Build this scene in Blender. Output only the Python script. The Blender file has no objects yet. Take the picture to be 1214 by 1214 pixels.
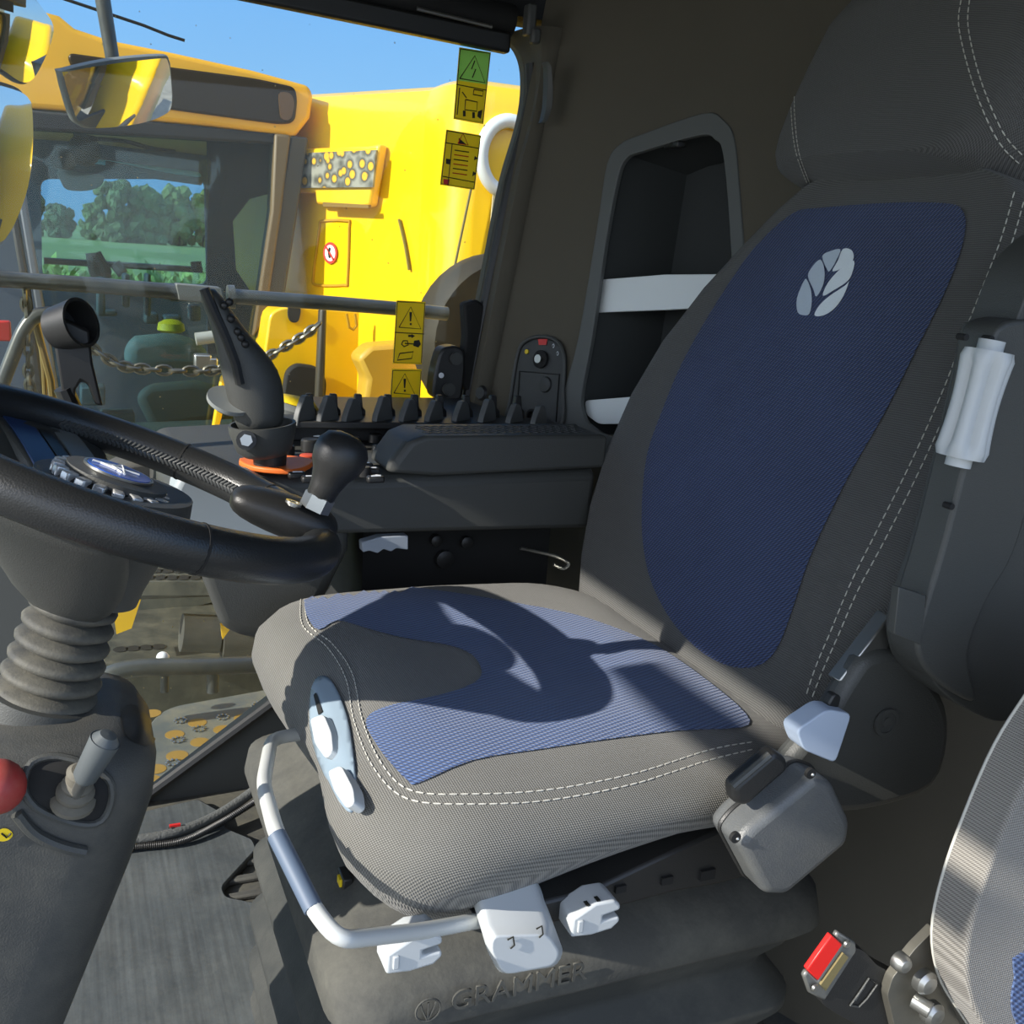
import bpy, bmesh, math, random
import numpy as np
from mathutils import Vector, Matrix
from mathutils.bvhtree import BVHTree
from mathutils.geometry import delaunay_2d_cdt
random.seed(7)
S = 0.8                       # whole scene and camera scaled about world origin to realistic size (applied to every vertex when a mesh is built)
COL = bpy.context.scene.collection

# ------------------------------------------------------------------ camera geometry (unscaled units)
YAW, PITCH, ROLL, FPX, CAM = 24.0, 14.3, 4.0, 1214.0, Vector((0, 0, 1.12))
_y, _p, _r = (math.radians(a) for a in (YAW, PITCH, ROLL))
FW = Vector((math.sin(_y)*math.cos(_p), math.cos(_y)*math.cos(_p), -math.sin(_p)))
_R0 = Vector((math.cos(_y), -math.sin(_y), 0)); _U0 = _R0.cross(FW)
RT = _R0*math.cos(_r) + _U0*math.sin(_r); UP = RT.cross(FW)

def ray(u, v): return FW + RT*((u-607)/FPX) - UP*((v-607)/FPX)
def onp(u, v, p, n):
    d = ray(u, v); n = Vector(n)
    return CAM + d*((Vector(p)-CAM).dot(n)/d.dot(n))
def px(u, v, x=None, y=None, z=None):
    if x is not None: return onp(u, v, (x, 0, 0), (1, 0, 0))
    if y is not None: return onp(u, v, (0, y, 0), (0, 1, 0))
    return onp(u, v, (0, 0, z), (0, 0, 1))
def pxs(L, **k): return [px(u, v, **k) for u, v in L]

# ------------------------------------------------------------------ curve helpers
def cr(pts, n=6, closed=False):
    P = [Vector(p) for p in pts]; out = []; N = len(P)
    rng = range(N if closed else N-1)
    for i in rng:
        if closed: a, b, c, d = P[i-1], P[i], P[(i+1) % N], P[(i+2) % N]
        else: a, b, c, d = P[max(i-1, 0)], P[i], P[i+1], P[min(i+2, N-1)]
        for k in range(n):
            t = k/n
            out.append(.5*((2*b)+(c-a)*t+(2*a-5*b+4*c-d)*t*t+(3*b-a-3*c+d)*t**3))
    if not closed: out.append(P[-1])
    return out
def rp(pts, r, n=5):
    """round the corners of a polygon (any dimension); r one number or one per corner"""
    P = [Vector(p) for p in pts]; out = []; N = len(P)
    for i in range(N):
        a, b, c = P[i-1], P[i], P[(i+1) % N]
        rr = r[i] if isinstance(r, (list, tuple)) else r
        d1, d2 = (a-b), (c-b)
        m = min(rr, d1.length*.48, d2.length*.48)
        if m < 1e-6: out.append(b); continue
        s, e = b+d1.normalized()*m, b+d2.normalized()*m
        for k in range(n+1):
            t = k/n; out.append(s*(1-t)**2+b*2*t*(1-t)+e*t*t)
    return out
def rrect(cx, cy, hx, hy, r, n=6, m=8):
    """rounded rectangle ring, constant vertex count: 4*(n+1)+4*m"""
    r = max(min(r, hx*.99, hy*.99), .002); out = []
    cs = [(hx-r, hy-r, 0), (-hx+r, hy-r, 90), (-hx+r, -hy+r, 180), (hx-r, -hy+r, 270)]
    for i, (ax, ay, a0) in enumerate(cs):
        for k in range(n+1):
            a = math.radians(a0+90*k/n); out.append((cx+ax+r*math.cos(a), cy+ay+r*math.sin(a)))
        bx, by, b0 = cs[(i+1) % 4]; b0 = math.radians(b0)
        p, q = out[-1], (cx+bx+r*math.cos(b0), cy+by+r*math.sin(b0))
        for k in range(1, m+1):
            t = k/(m+1); out.append((p[0]*(1-t)+q[0]*t, p[1]*(1-t)+q[1]*t))
    return out
def lerp(x, xs, ys):
    return float(np.interp(x, xs, ys))

# ------------------------------------------------------------------ mesh builder
class B:
    def __init__(s): s.v = []; s.f = []
    def add(s, vs, fs):
        o = len(s.v); s.v += [Vector(p) for p in vs]; s.f += [[i+o for i in f] for f in fs]; return s
    def box(s, c, size, rot=None):
        c = Vector(c); h = [x/2 for x in size]; M = rot.to_3x3() if rot else Matrix.Identity(3)
        vs = [c+M @ Vector((sx*h[0], sy*h[1], sz*h[2])) for sx in (-1, 1) for sy in (-1, 1) for sz in (-1, 1)]
        return s.add(vs, [(0, 1, 3, 2), (4, 6, 7, 5), (0, 4, 5, 1), (2, 3, 7, 6), (0, 2, 6, 4), (1, 5, 7, 3)])
    def prism(s, pts, vec):
        n = len(pts); pts = [Vector(p) for p in pts]; vec = Vector(vec)
        vs = pts+[p+vec for p in pts]
        return s.add(vs, [list(range(n))[::-1], list(range(n, 2*n))]+[[i, (i+1) % n, n+(i+1) % n, n+i] for i in range(n)])
    def ring_prism(s, outer, inner, vec):
        """frame between two outlines of equal vertex count"""
        n = len(outer); vec = Vector(vec); O = [Vector(p) for p in outer]; I = [Vector(p) for p in inner]
        vs = O+I+[p+vec for p in O]+[p+vec for p in I]; fs = []
        for i in range(n):
            j = (i+1) % n
            fs += [(i, j, n+j, n+i), (2*n+j, 2*n+i, 3*n+i, 3*n+j), (i, 2*n+i, 2*n+j, j), (n+i, n+j, 3*n+j, 3*n+i)]
        return s.add(vs, fs)
    def loft(s, rings, caps=True, closed=True, wrap=False):
        n = len(rings[0]); vs = [p for r in rings for p in r]; fs = []
        m = len(rings)
        for a in range(m if wrap else m-1):
            b = (a+1) % m
            for i in range(n if closed else n-1):
                j = (i+1) % n; fs.append((a*n+i, a*n+j, b*n+j, b*n+i))
        if caps and not wrap: fs += [list(range(n))[::-1], [(m-1)*n+i for i in range(n)]]
        return s.add(vs, fs)
    def tube(s, pts, r, seg=10, closed=False, flat=1.0):
        P = [Vector(p) for p in pts]; N = len(P); rings = []
        T = []
        for i in range(N):
            a = P[i-1] if (closed or i > 0) else P[i]; b = P[(i+1) % N] if (closed or i < N-1) else P[i]
            T.append((b-a).normalized())
        up = Vector((0, 0, 1)) if abs(T[0].z) < .9 else Vector((1, 0, 0))
        nrm = (up-T[0]*up.dot(T[0])).normalized()
        for i in range(N):
            nrm = (nrm-T[i]*nrm.dot(T[i])).normalized(); bi = T[i].cross(nrm)
            rr = r[i] if isinstance(r, (list, tuple)) else r
            rings.append([P[i]+nrm*math.cos(2*math.pi*k/seg)*rr*flat+bi*math.sin(2*math.pi*k/seg)*rr for k in range(seg)])
        return s.loft(rings, wrap=closed)
    def lathe(s, prof, org, axis=(0, 0, 1), seg=24):
        ax = Vector(axis).normalized(); org = Vector(org)
        u = ax.orthogonal().normalized(); w = ax.cross(u)
        rings = [[org+ax*h+(u*math.cos(2*math.pi*k/seg)+w*math.sin(2*math.pi*k/seg))*max(r, 1e-4) for k in range(seg)] for r, h in prof]
        return s.loft(rings)
    def cyl(s, a, b, r, seg=16, r2=None):
        a, b = Vector(a), Vector(b); d = b-a
        return s.lathe([(r, 0), (r if r2 is None else r2, d.length)], a, d, seg)
    def ball(s, c, r, seg=16, axis=(0, 0, 1), sq=1.0):
        n = seg//2
        return s.lathe([(r*math.sin(math.pi*k/n), -r*sq*math.cos(math.pi*k/n)) for k in range(n+1)], c, axis, seg)
    def build(s, name, mat, parent=None, bevel=0, seg=2, sub=0, smooth=True, ang=38):
        me = bpy.data.meshes.new(name)
        bm = bmesh.new()
        vv = [bm.verts.new(p*S) for p in s.v]
        for f in s.f:
            try: bm.faces.new([vv[i] for i in f])
            except ValueError: pass
        bmesh.ops.remove_doubles(bm, verts=bm.verts, dist=1e-6)
        bmesh.ops.recalc_face_normals(bm, faces=bm.faces)
        for f in bm.faces: f.smooth = smooth
        if smooth and not sub:
            for e in bm.edges:
                if len(e.link_faces) == 2 and e.calc_face_angle(0) > math.radians(ang): e.smooth = False
        bm.to_mesh(me); bm.free()
        me.materials.append(mat)
        o = bpy.data.objects.new(name, me); COL.objects.link(o)
        if parent is not None: setpar(o, parent)
        if bevel:
            b = o.modifiers.new('bevel', 'BEVEL'); b.width = bevel*S; b.segments = seg; b.limit_method = 'ANGLE'; b.angle_limit = math.radians(35)
        if sub:
            d = o.modifiers.new('sub', 'SUBSURF'); d.levels = sub; d.render_levels = sub
        return o
    def bvh(s):
        return BVHTree.FromPolygons([tuple(p) for p in s.v], [tuple(f) for f in s.f if len(f) >= 3])

def wm(o):
    m = Matrix.Translation(o.location)
    return m if o.parent is None else wm(o.parent) @ o.matrix_parent_inverse @ m
def setpar(o, parent):
    o.parent = parent; o.matrix_parent_inverse = wm(parent).inverted()
def tag(o, label, cat, group=None, kind=None):
    o['label'] = label; o['category'] = cat
    if group: o['group'] = group
    if kind: o['kind'] = kind
    return o
def thing(name, label, cat, loc, group=None):
    o = bpy.data.objects.new(name, None); COL.objects.link(o); o.location = Vector(loc)*S
    o.empty_display_size = .05
    return tag(o, label, cat, group)
def struct(o): o['kind'] = 'structure'; return o
def lab(o, t): o['label'] = t; return o

def patch(polys, hitf, name, mat, parent=None, step=6, off=.0015, skirt=0):
    """surface piece: outline(s) in image pixels, meshed and laid along camera rays on a body through hitf(u, v) -> (point, normal)"""
    b = B()
    for poly in polys:
        P = [Vector((p[0], p[1])) for p in poly]; Q = []
        for i in range(len(P)):
            a, c = P[i], P[(i+1) % len(P)]; n = max(1, int((c-a).length/step))
            Q += [a.lerp(c, k/n) for k in range(n)]
        xs = [p.x for p in Q]; ys = [p.y for p in Q]; E = [(i, (i+1) % len(Q)) for i in range(len(Q))]
        pts = list(Q); x = min(xs)+step*.5; row = 0
        while x < max(xs):
            y = min(ys)+step*.5+(step*.5 if row % 2 else 0)
            while y < max(ys):
                q = Vector((x, y))
                if inside(q, Q) and min((q-w).length_squared for w in Q) > (step*.5)**2: pts.append(q)
                y += step
            x += step*.87; row += 1
        r = delaunay_2d_cdt(pts, E, [], 1, 1e-4)
        vs = []; ok = True; n = len(r[0]); good = {}
        for i, w in enumerate(r[0]):
            h = hitf(w.x, w.y)
            if h is None: vs.append(Vector((0, 0, 0))); continue
            good[i] = 1; vs.append(h[0]+h[1]*off)
        b.add(vs, [f for f in r[2] if all(i in good for i in f)])
    return b.build(name, mat, parent, ang=80)
def inside(q, P):
    c = False; j = len(P)-1
    for i in range(len(P)):
        if (P[i].y > q.y) != (P[j].y > q.y) and q.x < (P[j].x-P[i].x)*(q.y-P[i].y)/(P[j].y-P[i].y)+P[i].x: c = not c
        j = i
    return c
def hitter(*builders):
    T = [b.bvh() for b in builders]
    def f(u, v):
        d = ray(u, v).normalized(); best = None
        for t in T:
            h = t.ray_cast(CAM, d)
            if h[0] is not None and (best is None or h[3] < best[2]):
                n = h[1] if h[1].dot(d) < 0 else -h[1]; best = (h[0], n, h[3])
        return None if best is None else (best[0], best[1])
    return f
def stitches(line, hitf, name, mat, parent, r=.0009, dash=.0075, gap=.0035, off=.001, n=10):
    """a row of thread dashes following a line of image pixels cast onto a body"""
    L = cr([(p[0], p[1], 0) for p in line], n); P = []
    for q in L:
        h = hitf(q.x, q.y)
        if h: P.append(h[0]+h[1]*off)
    b = B(); acc = 0
    D = [0]
    for i in range(1, len(P)): D.append(D[-1]+(P[i]-P[i-1]).length)
    def atd(d):
        for i in range(1, len(P)):
            if D[i] >= d: return P[i-1].lerp(P[i], (d-D[i-1])/max(D[i]-D[i-1], 1e-9))
        return P[-1]
    d = 0
    while d+dash < D[-1]:
        a, c = atd(d), atd(d+dash)
        if (a-c).length < dash*2: b.tube([a, a.lerp(c, .5), c], [r*.7, r, r*.7], 5)
        d += dash+gap
    if b.v: return b.build(name, mat, parent)

# ------------------------------------------------------------------ materials
def srgb(r, g, b):
    f = lambda c: ((c/255+.055)/1.055)**2.4 if c/255 > .04045 else c/255/12.92
    return (f(r), f(g), f(b), 1)
MATS = {}
def mat(name, col, rough=.5, metal=0, bump=0, bscale=200, var=0, vscale=4, spec=.5, dust=0, dcol=(150, 145, 125), coat=0, kind='noise'):
    if name in MATS: return MATS[name]
    m = bpy.data.materials.new(name); m.use_nodes = True; nt = m.node_tree; N = nt.nodes; L = nt.links
    bs = N['Principled BSDF']; c = col if len(col) == 4 else srgb(*col)
    bs.inputs['Base Color'].default_value = c; bs.inputs['Roughness'].default_value = rough
    bs.inputs['Metallic'].default_value = metal; bs.inputs['Specular IOR Level'].default_value = spec
    bs.inputs['Coat Weight'].default_value = coat; bs.inputs['Coat Roughness'].default_value = .08
    tc = N.new('ShaderNodeTexCoord')
    colout = None
    if var:
        nz = N.new('ShaderNodeTexNoise'); nz.inputs['Scale'].default_value = vscale; nz.inputs['Detail'].default_value = 6
        L.new(tc.outputs['Object'], nz.inputs['Vector'])
        mr = N.new('ShaderNodeMapRange'); mr.inputs['From Min'].default_value = .3; mr.inputs['From Max'].default_value = .7
        mr.inputs['To Min'].default_value = 1-var; mr.inputs['To Max'].default_value = 1+var
        L.new(nz.outputs['Fac'], mr.inputs['Value'])
        mx = N.new('ShaderNodeMix'); mx.data_type = 'RGBA'; mx.blend_type = 'MULTIPLY'; mx.inputs['Factor'].default_value = 1
        mx.inputs['A'].default_value = c; L.new(mr.outputs['Result'], mx.inputs['B']); colout = mx.outputs['Result']
    if dust:
        nz = N.new('ShaderNodeTexNoise'); nz.inputs['Scale'].default_value = 9; nz.inputs['Detail'].default_value = 8; nz.inputs['Roughness'].default_value = .75
        L.new(tc.outputs['Object'], nz.inputs['Vector'])
        mr = N.new('ShaderNodeMapRange'); mr.inputs['From Min'].default_value = .42; mr.inputs['From Max'].default_value = .72; mr.inputs['To Max'].default_value = dust
        L.new(nz.outputs['Fac'], mr.inputs['Value'])
        mx = N.new('ShaderNodeMix'); mx.data_type = 'RGBA'; L.new(mr.outputs['Result'], mx.inputs['Factor'])
        mx.inputs['A'].default_value = c; mx.inputs['B'].default_value = srgb(*dcol)
        if colout: L.new(colout, mx.inputs['A'])
        colout = mx.outputs['Result']
    if colout: L.new(colout, bs.inputs['Base Color'])
    if bump:
        nz = N.new('ShaderNodeTexNoise' if kind == 'noise' else 'ShaderNodeTexVoronoi'); nz.inputs['Scale'].default_value = bscale
        L.new(tc.outputs['Object'], nz.inputs['Vector'])
        bp = N.new('ShaderNodeBump'); bp.inputs['Strength'].default_value = bump; bp.inputs['Distance'].default_value = .0015
        L.new(nz.outputs['Fac' if kind == 'noise' else 'Distance'], bp.inputs['Height']); L.new(bp.outputs['Normal'], bs.inputs['Normal'])
    MATS[name] = m; return m
def weave(name, c1, c2, pitch, rough=.85, mesh=False, bump=.6, sheen=.15):
    """woven cloth: two crossing sine threads in the cloth's own plane"""
    m = bpy.data.materials.new(name); m.use_nodes = True; nt = m.node_tree; N = nt.nodes; L = nt.links
    bs = N['Principled BSDF']; bs.inputs['Roughness'].default_value = rough; bs.inputs['Sheen Weight'].default_value = sheen
    bs.inputs['Specular IOR Level'].default_value = .25
    tc = N.new('ShaderNodeTexCoord'); sp = N.new('ShaderNodeSeparateXYZ'); L.new(tc.outputs['Object'], sp.inputs[0])
    def M(op, a, b=None, c=None):
        n = N.new('ShaderNodeMath'); n.operation = op
        for i, q in enumerate((a, b, c)):
            if q is None: continue
            if isinstance(q, (int, float)): n.inputs[i].default_value = q
            else: L.new(q, n.inputs[i])
        return n.outputs[0]
    k = 2*math.pi/(pitch*S)
    p = M('MULTIPLY', M('MULTIPLY_ADD', sp.outputs['Z'], .5, sp.outputs['X']), k)
    q = M('MULTIPLY', M('MULTIPLY_ADD', sp.outputs['Z'], .87, sp.outputs['Y']), k)
    a, b_ = M('ADD', p, q), M('SUBTRACT', p, q)
    h = M('MULTIPLY', M('SINE', a), M('SINE', b_)) if not mesh else M('MULTIPLY', M('SINE', M('MULTIPLY', p, .7)), M('SINE', M('ADD', q, M('MULTIPLY', p, .35))))
    h = M('MULTIPLY_ADD', h, .5, .5)
    nz = N.new('ShaderNodeTexNoise'); nz.inputs['Scale'].default_value = 5; nz.inputs['Detail'].default_value = 5; L.new(tc.outputs['Object'], nz.inputs['Vector'])
    h2 = M('ADD', h, M('MULTIPLY_ADD', nz.outputs['Fac'], .35, -.17))
    mx = N.new('ShaderNodeMix'); mx.data_type = 'RGBA'; mx.inputs['A'].default_value = srgb(*c1); mx.inputs['B'].default_value = srgb(*c2)
    mx.clamp_factor = True; L.new(h2, mx.inputs['Factor']); L.new(mx.outputs['Result'], bs.inputs['Base Color'])
    bp = N.new('ShaderNodeBump'); bp.inputs['Strength'].default_value = bump; bp.inputs['Distance'].default_value = .0012
    L.new(h, bp.inputs['Height']); L.new(bp.outputs['Normal'], bs.inputs['Normal'])
    return m
def glass(name, tint, gloss=.08, dust=.05, dcol=(190, 175, 130), rough=.02, speck=.5):
    m = bpy.data.materials.new(name); m.use_nodes = True; nt = m.node_tree; N = nt.nodes; L = nt.links
    N.remove(N['Principled BSDF']); out = N['Material Output']
    tr = N.new('ShaderNodeBsdfTransparent'); tr.inputs[0].default_value = tint
    gl = N.new('ShaderNodeBsdfGlossy'); gl.inputs['Roughness'].default_value = rough
    fr = N.new('ShaderNodeFresnel'); fr.inputs[0].default_value = 1.45
    mr = N.new('ShaderNodeMath'); mr.operation = 'MULTIPLY_ADD'; L.new(fr.outputs[0], mr.inputs[0]); mr.inputs[1].default_value = .8; mr.inputs[2].default_value = gloss-.04
    a = N.new('ShaderNodeMixShader'); L.new(mr.outputs[0], a.inputs[0]); L.new(tr.outputs[0], a.inputs[1]); L.new(gl.outputs[0], a.inputs[2])
    df = N.new('ShaderNodeBsdfDiffuse'); df.inputs[0].default_value = srgb(*dcol)
    tc = N.new('ShaderNodeTexCoord'); vo = N.new('ShaderNodeTexVoronoi'); vo.inputs['Scale'].default_value = 26; L.new(tc.outputs['Object'], vo.inputs['Vector'])
    r1 = N.new('ShaderNodeMapRange'); r1.inputs['From Min'].default_value = .035; r1.inputs['From Max'].default_value = .05; r1.inputs['To Min'].default_value = speck; r1.inputs['To Max'].default_value = 0
    L.new(vo.outputs['Distance'], r1.inputs['Value'])
    nz = N.new('ShaderNodeTexNoise'); nz.inputs['Scale'].default_value = 3; nz.inputs['Detail'].default_value = 7; L.new(tc.outputs['Object'], nz.inputs['Vector'])
    r2 = N.new('ShaderNodeMath'); r2.operation = 'MULTIPLY_ADD'; L.new(nz.outputs['Fac'], r2.inputs[0]); r2.inputs[1].default_value = dust*2; L.new(r1.outputs['Result'], r2.inputs[2])
    b = N.new('ShaderNodeMixShader'); L.new(r2.outputs[0], b.inputs[0]); L.new(a.outputs[0], b.inputs[1]); L.new(df.outputs[0], b.inputs[2])
    L.new(b.outputs[0], out.inputs[0]); return m

PL = mat('dark_plastic', (66, 67, 64), .5, bump=.25, bscale=900, var=.08)
PLD = mat('dusty_plastic', (66, 67, 65), .55, bump=.25, bscale=700, dust=.35, dcol=(120, 116, 104))
BLK = mat('black_plastic', (36, 36, 35), .42, bump=.15, bscale=900)
BLKM = mat('matte_black', (22, 22, 21), .8)
LEATH = mat('wheel_leather', (38, 39, 39), .36, bump=.12, bscale=650, kind='voronoi')
TRIM = mat('grey_trim', (88, 90, 87), .55)
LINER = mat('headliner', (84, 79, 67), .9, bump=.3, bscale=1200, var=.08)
LGREY = mat('light_grey_plastic', (184, 188, 188), .45, var=.03)
SILV = mat('silver_strip', (222, 226, 224), .4, metal=.15)
GREYM = mat('silver_paint', (196, 198, 194), .4, metal=.1, var=.04)
GRIP = mat('blue_grey_grip', (84, 98, 116), .55)
STEEL = mat('steel', (170, 170, 165), .3, metal=.9)
MIDG = mat('mid_grey_plastic', (120, 124, 122), .5)
DUSTY = mat('dusty_cover', (66, 66, 62), .85, bump=.25, bscale=220, dust=.35, dcol=(122, 120, 108))
RUB = mat('rubber_bellows', (62, 62, 59), .7, dust=.5, dcol=(140, 134, 115), bump=.2, bscale=500)
BOX = mat('control_box', (88, 90, 90), .38, bump=.3, bscale=800, dust=.2)
GFAB = weave('grey_weave', (62, 62, 59), (134, 132, 125), .0052)
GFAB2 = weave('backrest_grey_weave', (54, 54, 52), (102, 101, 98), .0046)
BFAB = weave('blue_mesh', (24, 37, 74), (94, 118, 162), .0066, mesh=True, bump=.9)
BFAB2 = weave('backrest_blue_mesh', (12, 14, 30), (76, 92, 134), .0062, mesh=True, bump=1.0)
THREAD = mat('thread', (190, 187, 176), .8)
ORANGE = mat('orange_plastic', (225, 110, 40), .5)
RED = mat('red_plastic', (200, 40, 36), .4)
YEL = mat('yellow_paint', (240, 192, 18), .32, coat=.4, var=.05, vscale=3)
YEL2 = mat('yellow_paint_roof', (228, 168, 18), .35, coat=.3, var=.06, vscale=3)
DECY = mat('decal_yellow', (225, 195, 30), .5)
def translucent(name, col):
    m = mat(name, col, .5); nt = m.node_tree; N = nt.nodes; L = nt.links
    t = N.new('ShaderNodeBsdfTranslucent'); t.inputs[0].default_value = srgb(*col); x = N.new('ShaderNodeMixShader'); x.inputs[0].default_value = .65
    L.new(N['Principled BSDF'].outputs[0], x.inputs[1]); L.new(t.outputs[0], x.inputs[2]); L.new(x.outputs[0], N['Material Output'].inputs[0]); return m
DECT = translucent('pane_sticker_yellow', (255, 238, 60)); DECG = translucent('pane_sticker_green', (205, 255, 170))
INK = mat('decal_ink', (30, 30, 22), .6)
WHITE = mat('white_mark', (235, 238, 240), .5)
EMB = mat('embroidery', (228, 236, 240), .7, bump=.6, bscale=500)
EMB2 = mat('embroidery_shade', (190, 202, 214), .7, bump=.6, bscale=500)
DGREY = mat('far_dark_frame', (62, 58, 48), .5)
MIRR = mat('mirror', (235, 235, 235), .02, metal=1)
TUBEB = mat('painted_tube', (70, 74, 76), .35, metal=.3, var=.1, dust=.3)

# ------------------------------------------------------------------ driver seat
seat = thing('driver_seat', 'dark grey and blue fabric driver seat with armrest folded up, on a bellows suspension base', 'seat', (.55, 1.14, -.14))

def ringxy(cx, cy, hx, hy, r, zf):
    return [Vector((x, y, zf(x, y))) for x, y in rrect(cx, cy, hx, hy, r, 7, 10)]
X0, X1, Y0, Y1 = .222, .800, .785, 1.485
CX, CY, HX, HY = (X0+X1)/2, (Y0+Y1)/2, (X1-X0)/2, (Y1-Y0)/2
def cush_front(x, y):       # the front centre of the cushion is drawn in a little
    return .026*math.exp(-((y-1.08)/.14)**2)*max(0, 1-(x-X0)/.2)
def cush(b):
    prof = [(.085, .40), (.062, .43), (.036, .465), (.014, .50), (.001, .535), (.006, .565), (.024, .587), (.048, .598), (.066, .6015), (.075, .603),
            (.085, .604), (.12, .606), (.165, .603), (.21, .598), (.25, .595), (.275, .595)]
    rings = []
    for d, z in prof:
        ring = []
        for x, y in rrect(CX, CY, HX-d*.98, HY-d*1.2, .13-d*.5, 7, 10):
            up = max(0, min(1, (z-.40)/.2))
            dx = cush_front(x, y)
            rise = .010*(1-abs(x-CX)/HX)+.008*max(0, (CX-x)/HX)      # slightly crowned
            lo = .012*math.sin((x-.3)*6)*(1-up)
            nearlow = (.065 if y < CY else 0)*(1-up)*min(1, max(0, (x-.30)/.3))
            ring.append(Vector((x+dx*(1-.2*up), y, z+rise*up+lo+nearlow)))
        rings.append(ring)
    b.loft(rings); return b
cb = cush(B()); cushion = cb.build('cushion', GFAB, seat, ang=70)
hc = hitter(cb)
blue_poly = [(364, 702), (380, 698), (450, 694), (540, 704), (600, 714), (670, 727), (720, 742), (780, 768), (838, 808), (884, 848), (878, 864), (800, 868), (720, 878), (640, 890), (560, 903), (496, 930), (484, 927), (462, 905), (444, 880), (434, 858), (444, 845), (470, 836), (520, 826), (560, 812), (571, 798), (560, 778), (530, 766), (480, 758), (430, 745), (400, 737), (378, 748), (366, 735), (361, 718)]
patch([cr(blue_poly, 3, True)], hc, 'mesh_panel', BFAB, cushion, 7, .002)
stitches([(361, 702), (366, 740), (395, 765), (418, 800), (430, 855), (452, 905), (488, 938), (560, 942), (650, 937), (750, 918), (840, 890), (893, 880)], hc, 'seam_stitching', THREAD, cushion)
stitches([(357, 706), (359, 742), (388, 768), (410, 805), (421, 858), (444, 912), (484, 948), (560, 954), (650, 949), (750, 930), (840, 902), (897, 888)], hc, 'seam_stitching', THREAD, cushion)

# backrest
REC = math.radians(22); BT = Vector((math.sin(REC), 0, math.cos(REC))); BN = Vector((-math.cos(REC), 0, math.sin(REC)))   # up the back, out of the front
BO = Vector((.765, 1.15, .62))
def bk(y, t, n): return BO+Vector((0, y, 0))+BT*t+BN*n     # local: across, along, forward
def backrest(b):
    ts = [-.14, -.125, -.09, -.04, .02, .1, .2, .3, .4, .5, .575, .63, .665, .685, .692]
    wf = [.15, .18, .225, .27, .315, .355, .380, .382, .360, .312, .258, .205, .15, .10, .06]
    rings = []
    for t, w in zip(ts, wf):
        th = .13 if -.1 < t < .6 else .10
        th *= 1 if t < .63 else max(.35, 1-(t-.63)/.08)
        if t < -.1: th *= .7
        conc = .012
        ring = []; wn = max(w, lerp(t, [.4, .5, .6, .65, .68, .692], [w, .33, .315, .28, .22, .12])) if t > .4 else w
        for (yy, nn) in rrect(0, 0, w, th/2, min(.06, th*.46), 7, 10):
            yk = yy*wn/w if yy < 0 else yy
            f = nn-th/2
            if nn > 0: f += conc*((yy/w)**2-1)*1.0 if abs(yy) < w*.9 else 0
            ring.append(bk(yk, t, f+.012))
        rings.append(ring)
    b.loft(rings); return b
bb = backrest(B()); back = bb.build('backrest', GFAB2, seat, ang=70)
hb = hitter(bb)
bp_ = [(940, 254), (975, 247), (1060, 241), (1125, 242), (1142, 250), (1146, 270), (1138, 305), (1120, 350), (1090, 410), (1050, 490), (1010, 560), (980, 620), (958, 670), (940, 725), (922, 770), (900, 790), (870, 791), (835, 775), (800, 740), (775, 695), (764, 650), (762, 600), (768, 540), (785, 490), (810, 430), (850, 360), (895, 295)]
patch([cr(bp_, 3, True)], hb, 'mesh_panel', BFAB2, back, 9, .002)
hp = hitter(bb)
lf = {'a': [(947, 372), (946, 355), (955, 333), (959, 332), (964, 345), (965, 360), (962, 374), (955, 376)],
      'b': [(959, 328), (966, 315), (975, 308), (980, 320), (979, 338), (970, 354), (966, 345)],
      'c': [(976, 305), (985, 299), (999, 296), (995, 308), (986, 323), (982, 321)],
      'd': [(1001, 296), (1012, 297), (1015, 307), (1008, 316), (988, 324), (995, 310)],
      'e': [(976, 353), (983, 336), (1000, 318), (1016, 309), (1013, 326), (1006, 336), (990, 346)],
      'f': [(966, 376), (972, 364), (985, 352), (1005, 339), (1010, 334), (1003, 352), (992, 367), (978, 376)]}
for k, q in lf.items():
    mu, mv = sum(p[0] for p in q)/len(q), sum(p[1] for p in q)/len(q); q = [(mu+(p[0]-mu)*.93, mv+(p[1]-mv)*.95) for p in q]
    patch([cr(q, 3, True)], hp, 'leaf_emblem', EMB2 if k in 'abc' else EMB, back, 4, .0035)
for L in ([(1203, 228), (1185, 290), (1150, 380), (1120, 460), (1080, 550), (1040, 630), (1010, 690), (985, 750), (968, 790), (955, 828)],
          [(1214, 240), (1196, 300), (1160, 390), (1130, 470), (1090, 560), (1050, 640), (1018, 700), (994, 755), (976, 795), (962, 830)]):
    stitches(L, hb, 'seam_stitching', THREAD, back)

# headrest
def headrest(b):
    rings = []
    ts = [.675, .68, .70, .73, .78, .84, .90, .95, .98, .995]
    w = [.165, .19, .212, .226, .234, .234, .226, .208, .17, .09]
    for t, ww in zip(ts, w):
        th = .14*(1 if t < .93 else max(.3, 1-(t-.93)/.09))
        rings.append([bk(yy+.0, t, nn+.005-(yy/.3)**2*.05) for yy, nn in rrect(0, 0, ww, th/2, min(.055, th*.45), 7, 10)])
    b.loft(rings); return b
hb_ = headrest(B()); head = hb_.build('headrest', GFAB2, seat, ang=70); hh = hitter(hb_)
for L in ([(953, 55), (944, 75), (939, 100), (939, 140), (944, 180), (958, 219)],
          [(958, 52), (948, 75), (943, 100), (943, 140), (948, 182), (962, 221)],
          [(1140, 0), (1137, 30), (1148, 80), (1165, 130), (1185, 170), (1213, 198)],
          [(1150, 0), (1148, 30), (1158, 78), (1174, 125), (1192, 162), (1214, 186)]):
    stitches(L, hh, 'seam_stitching', THREAD, head)

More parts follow.
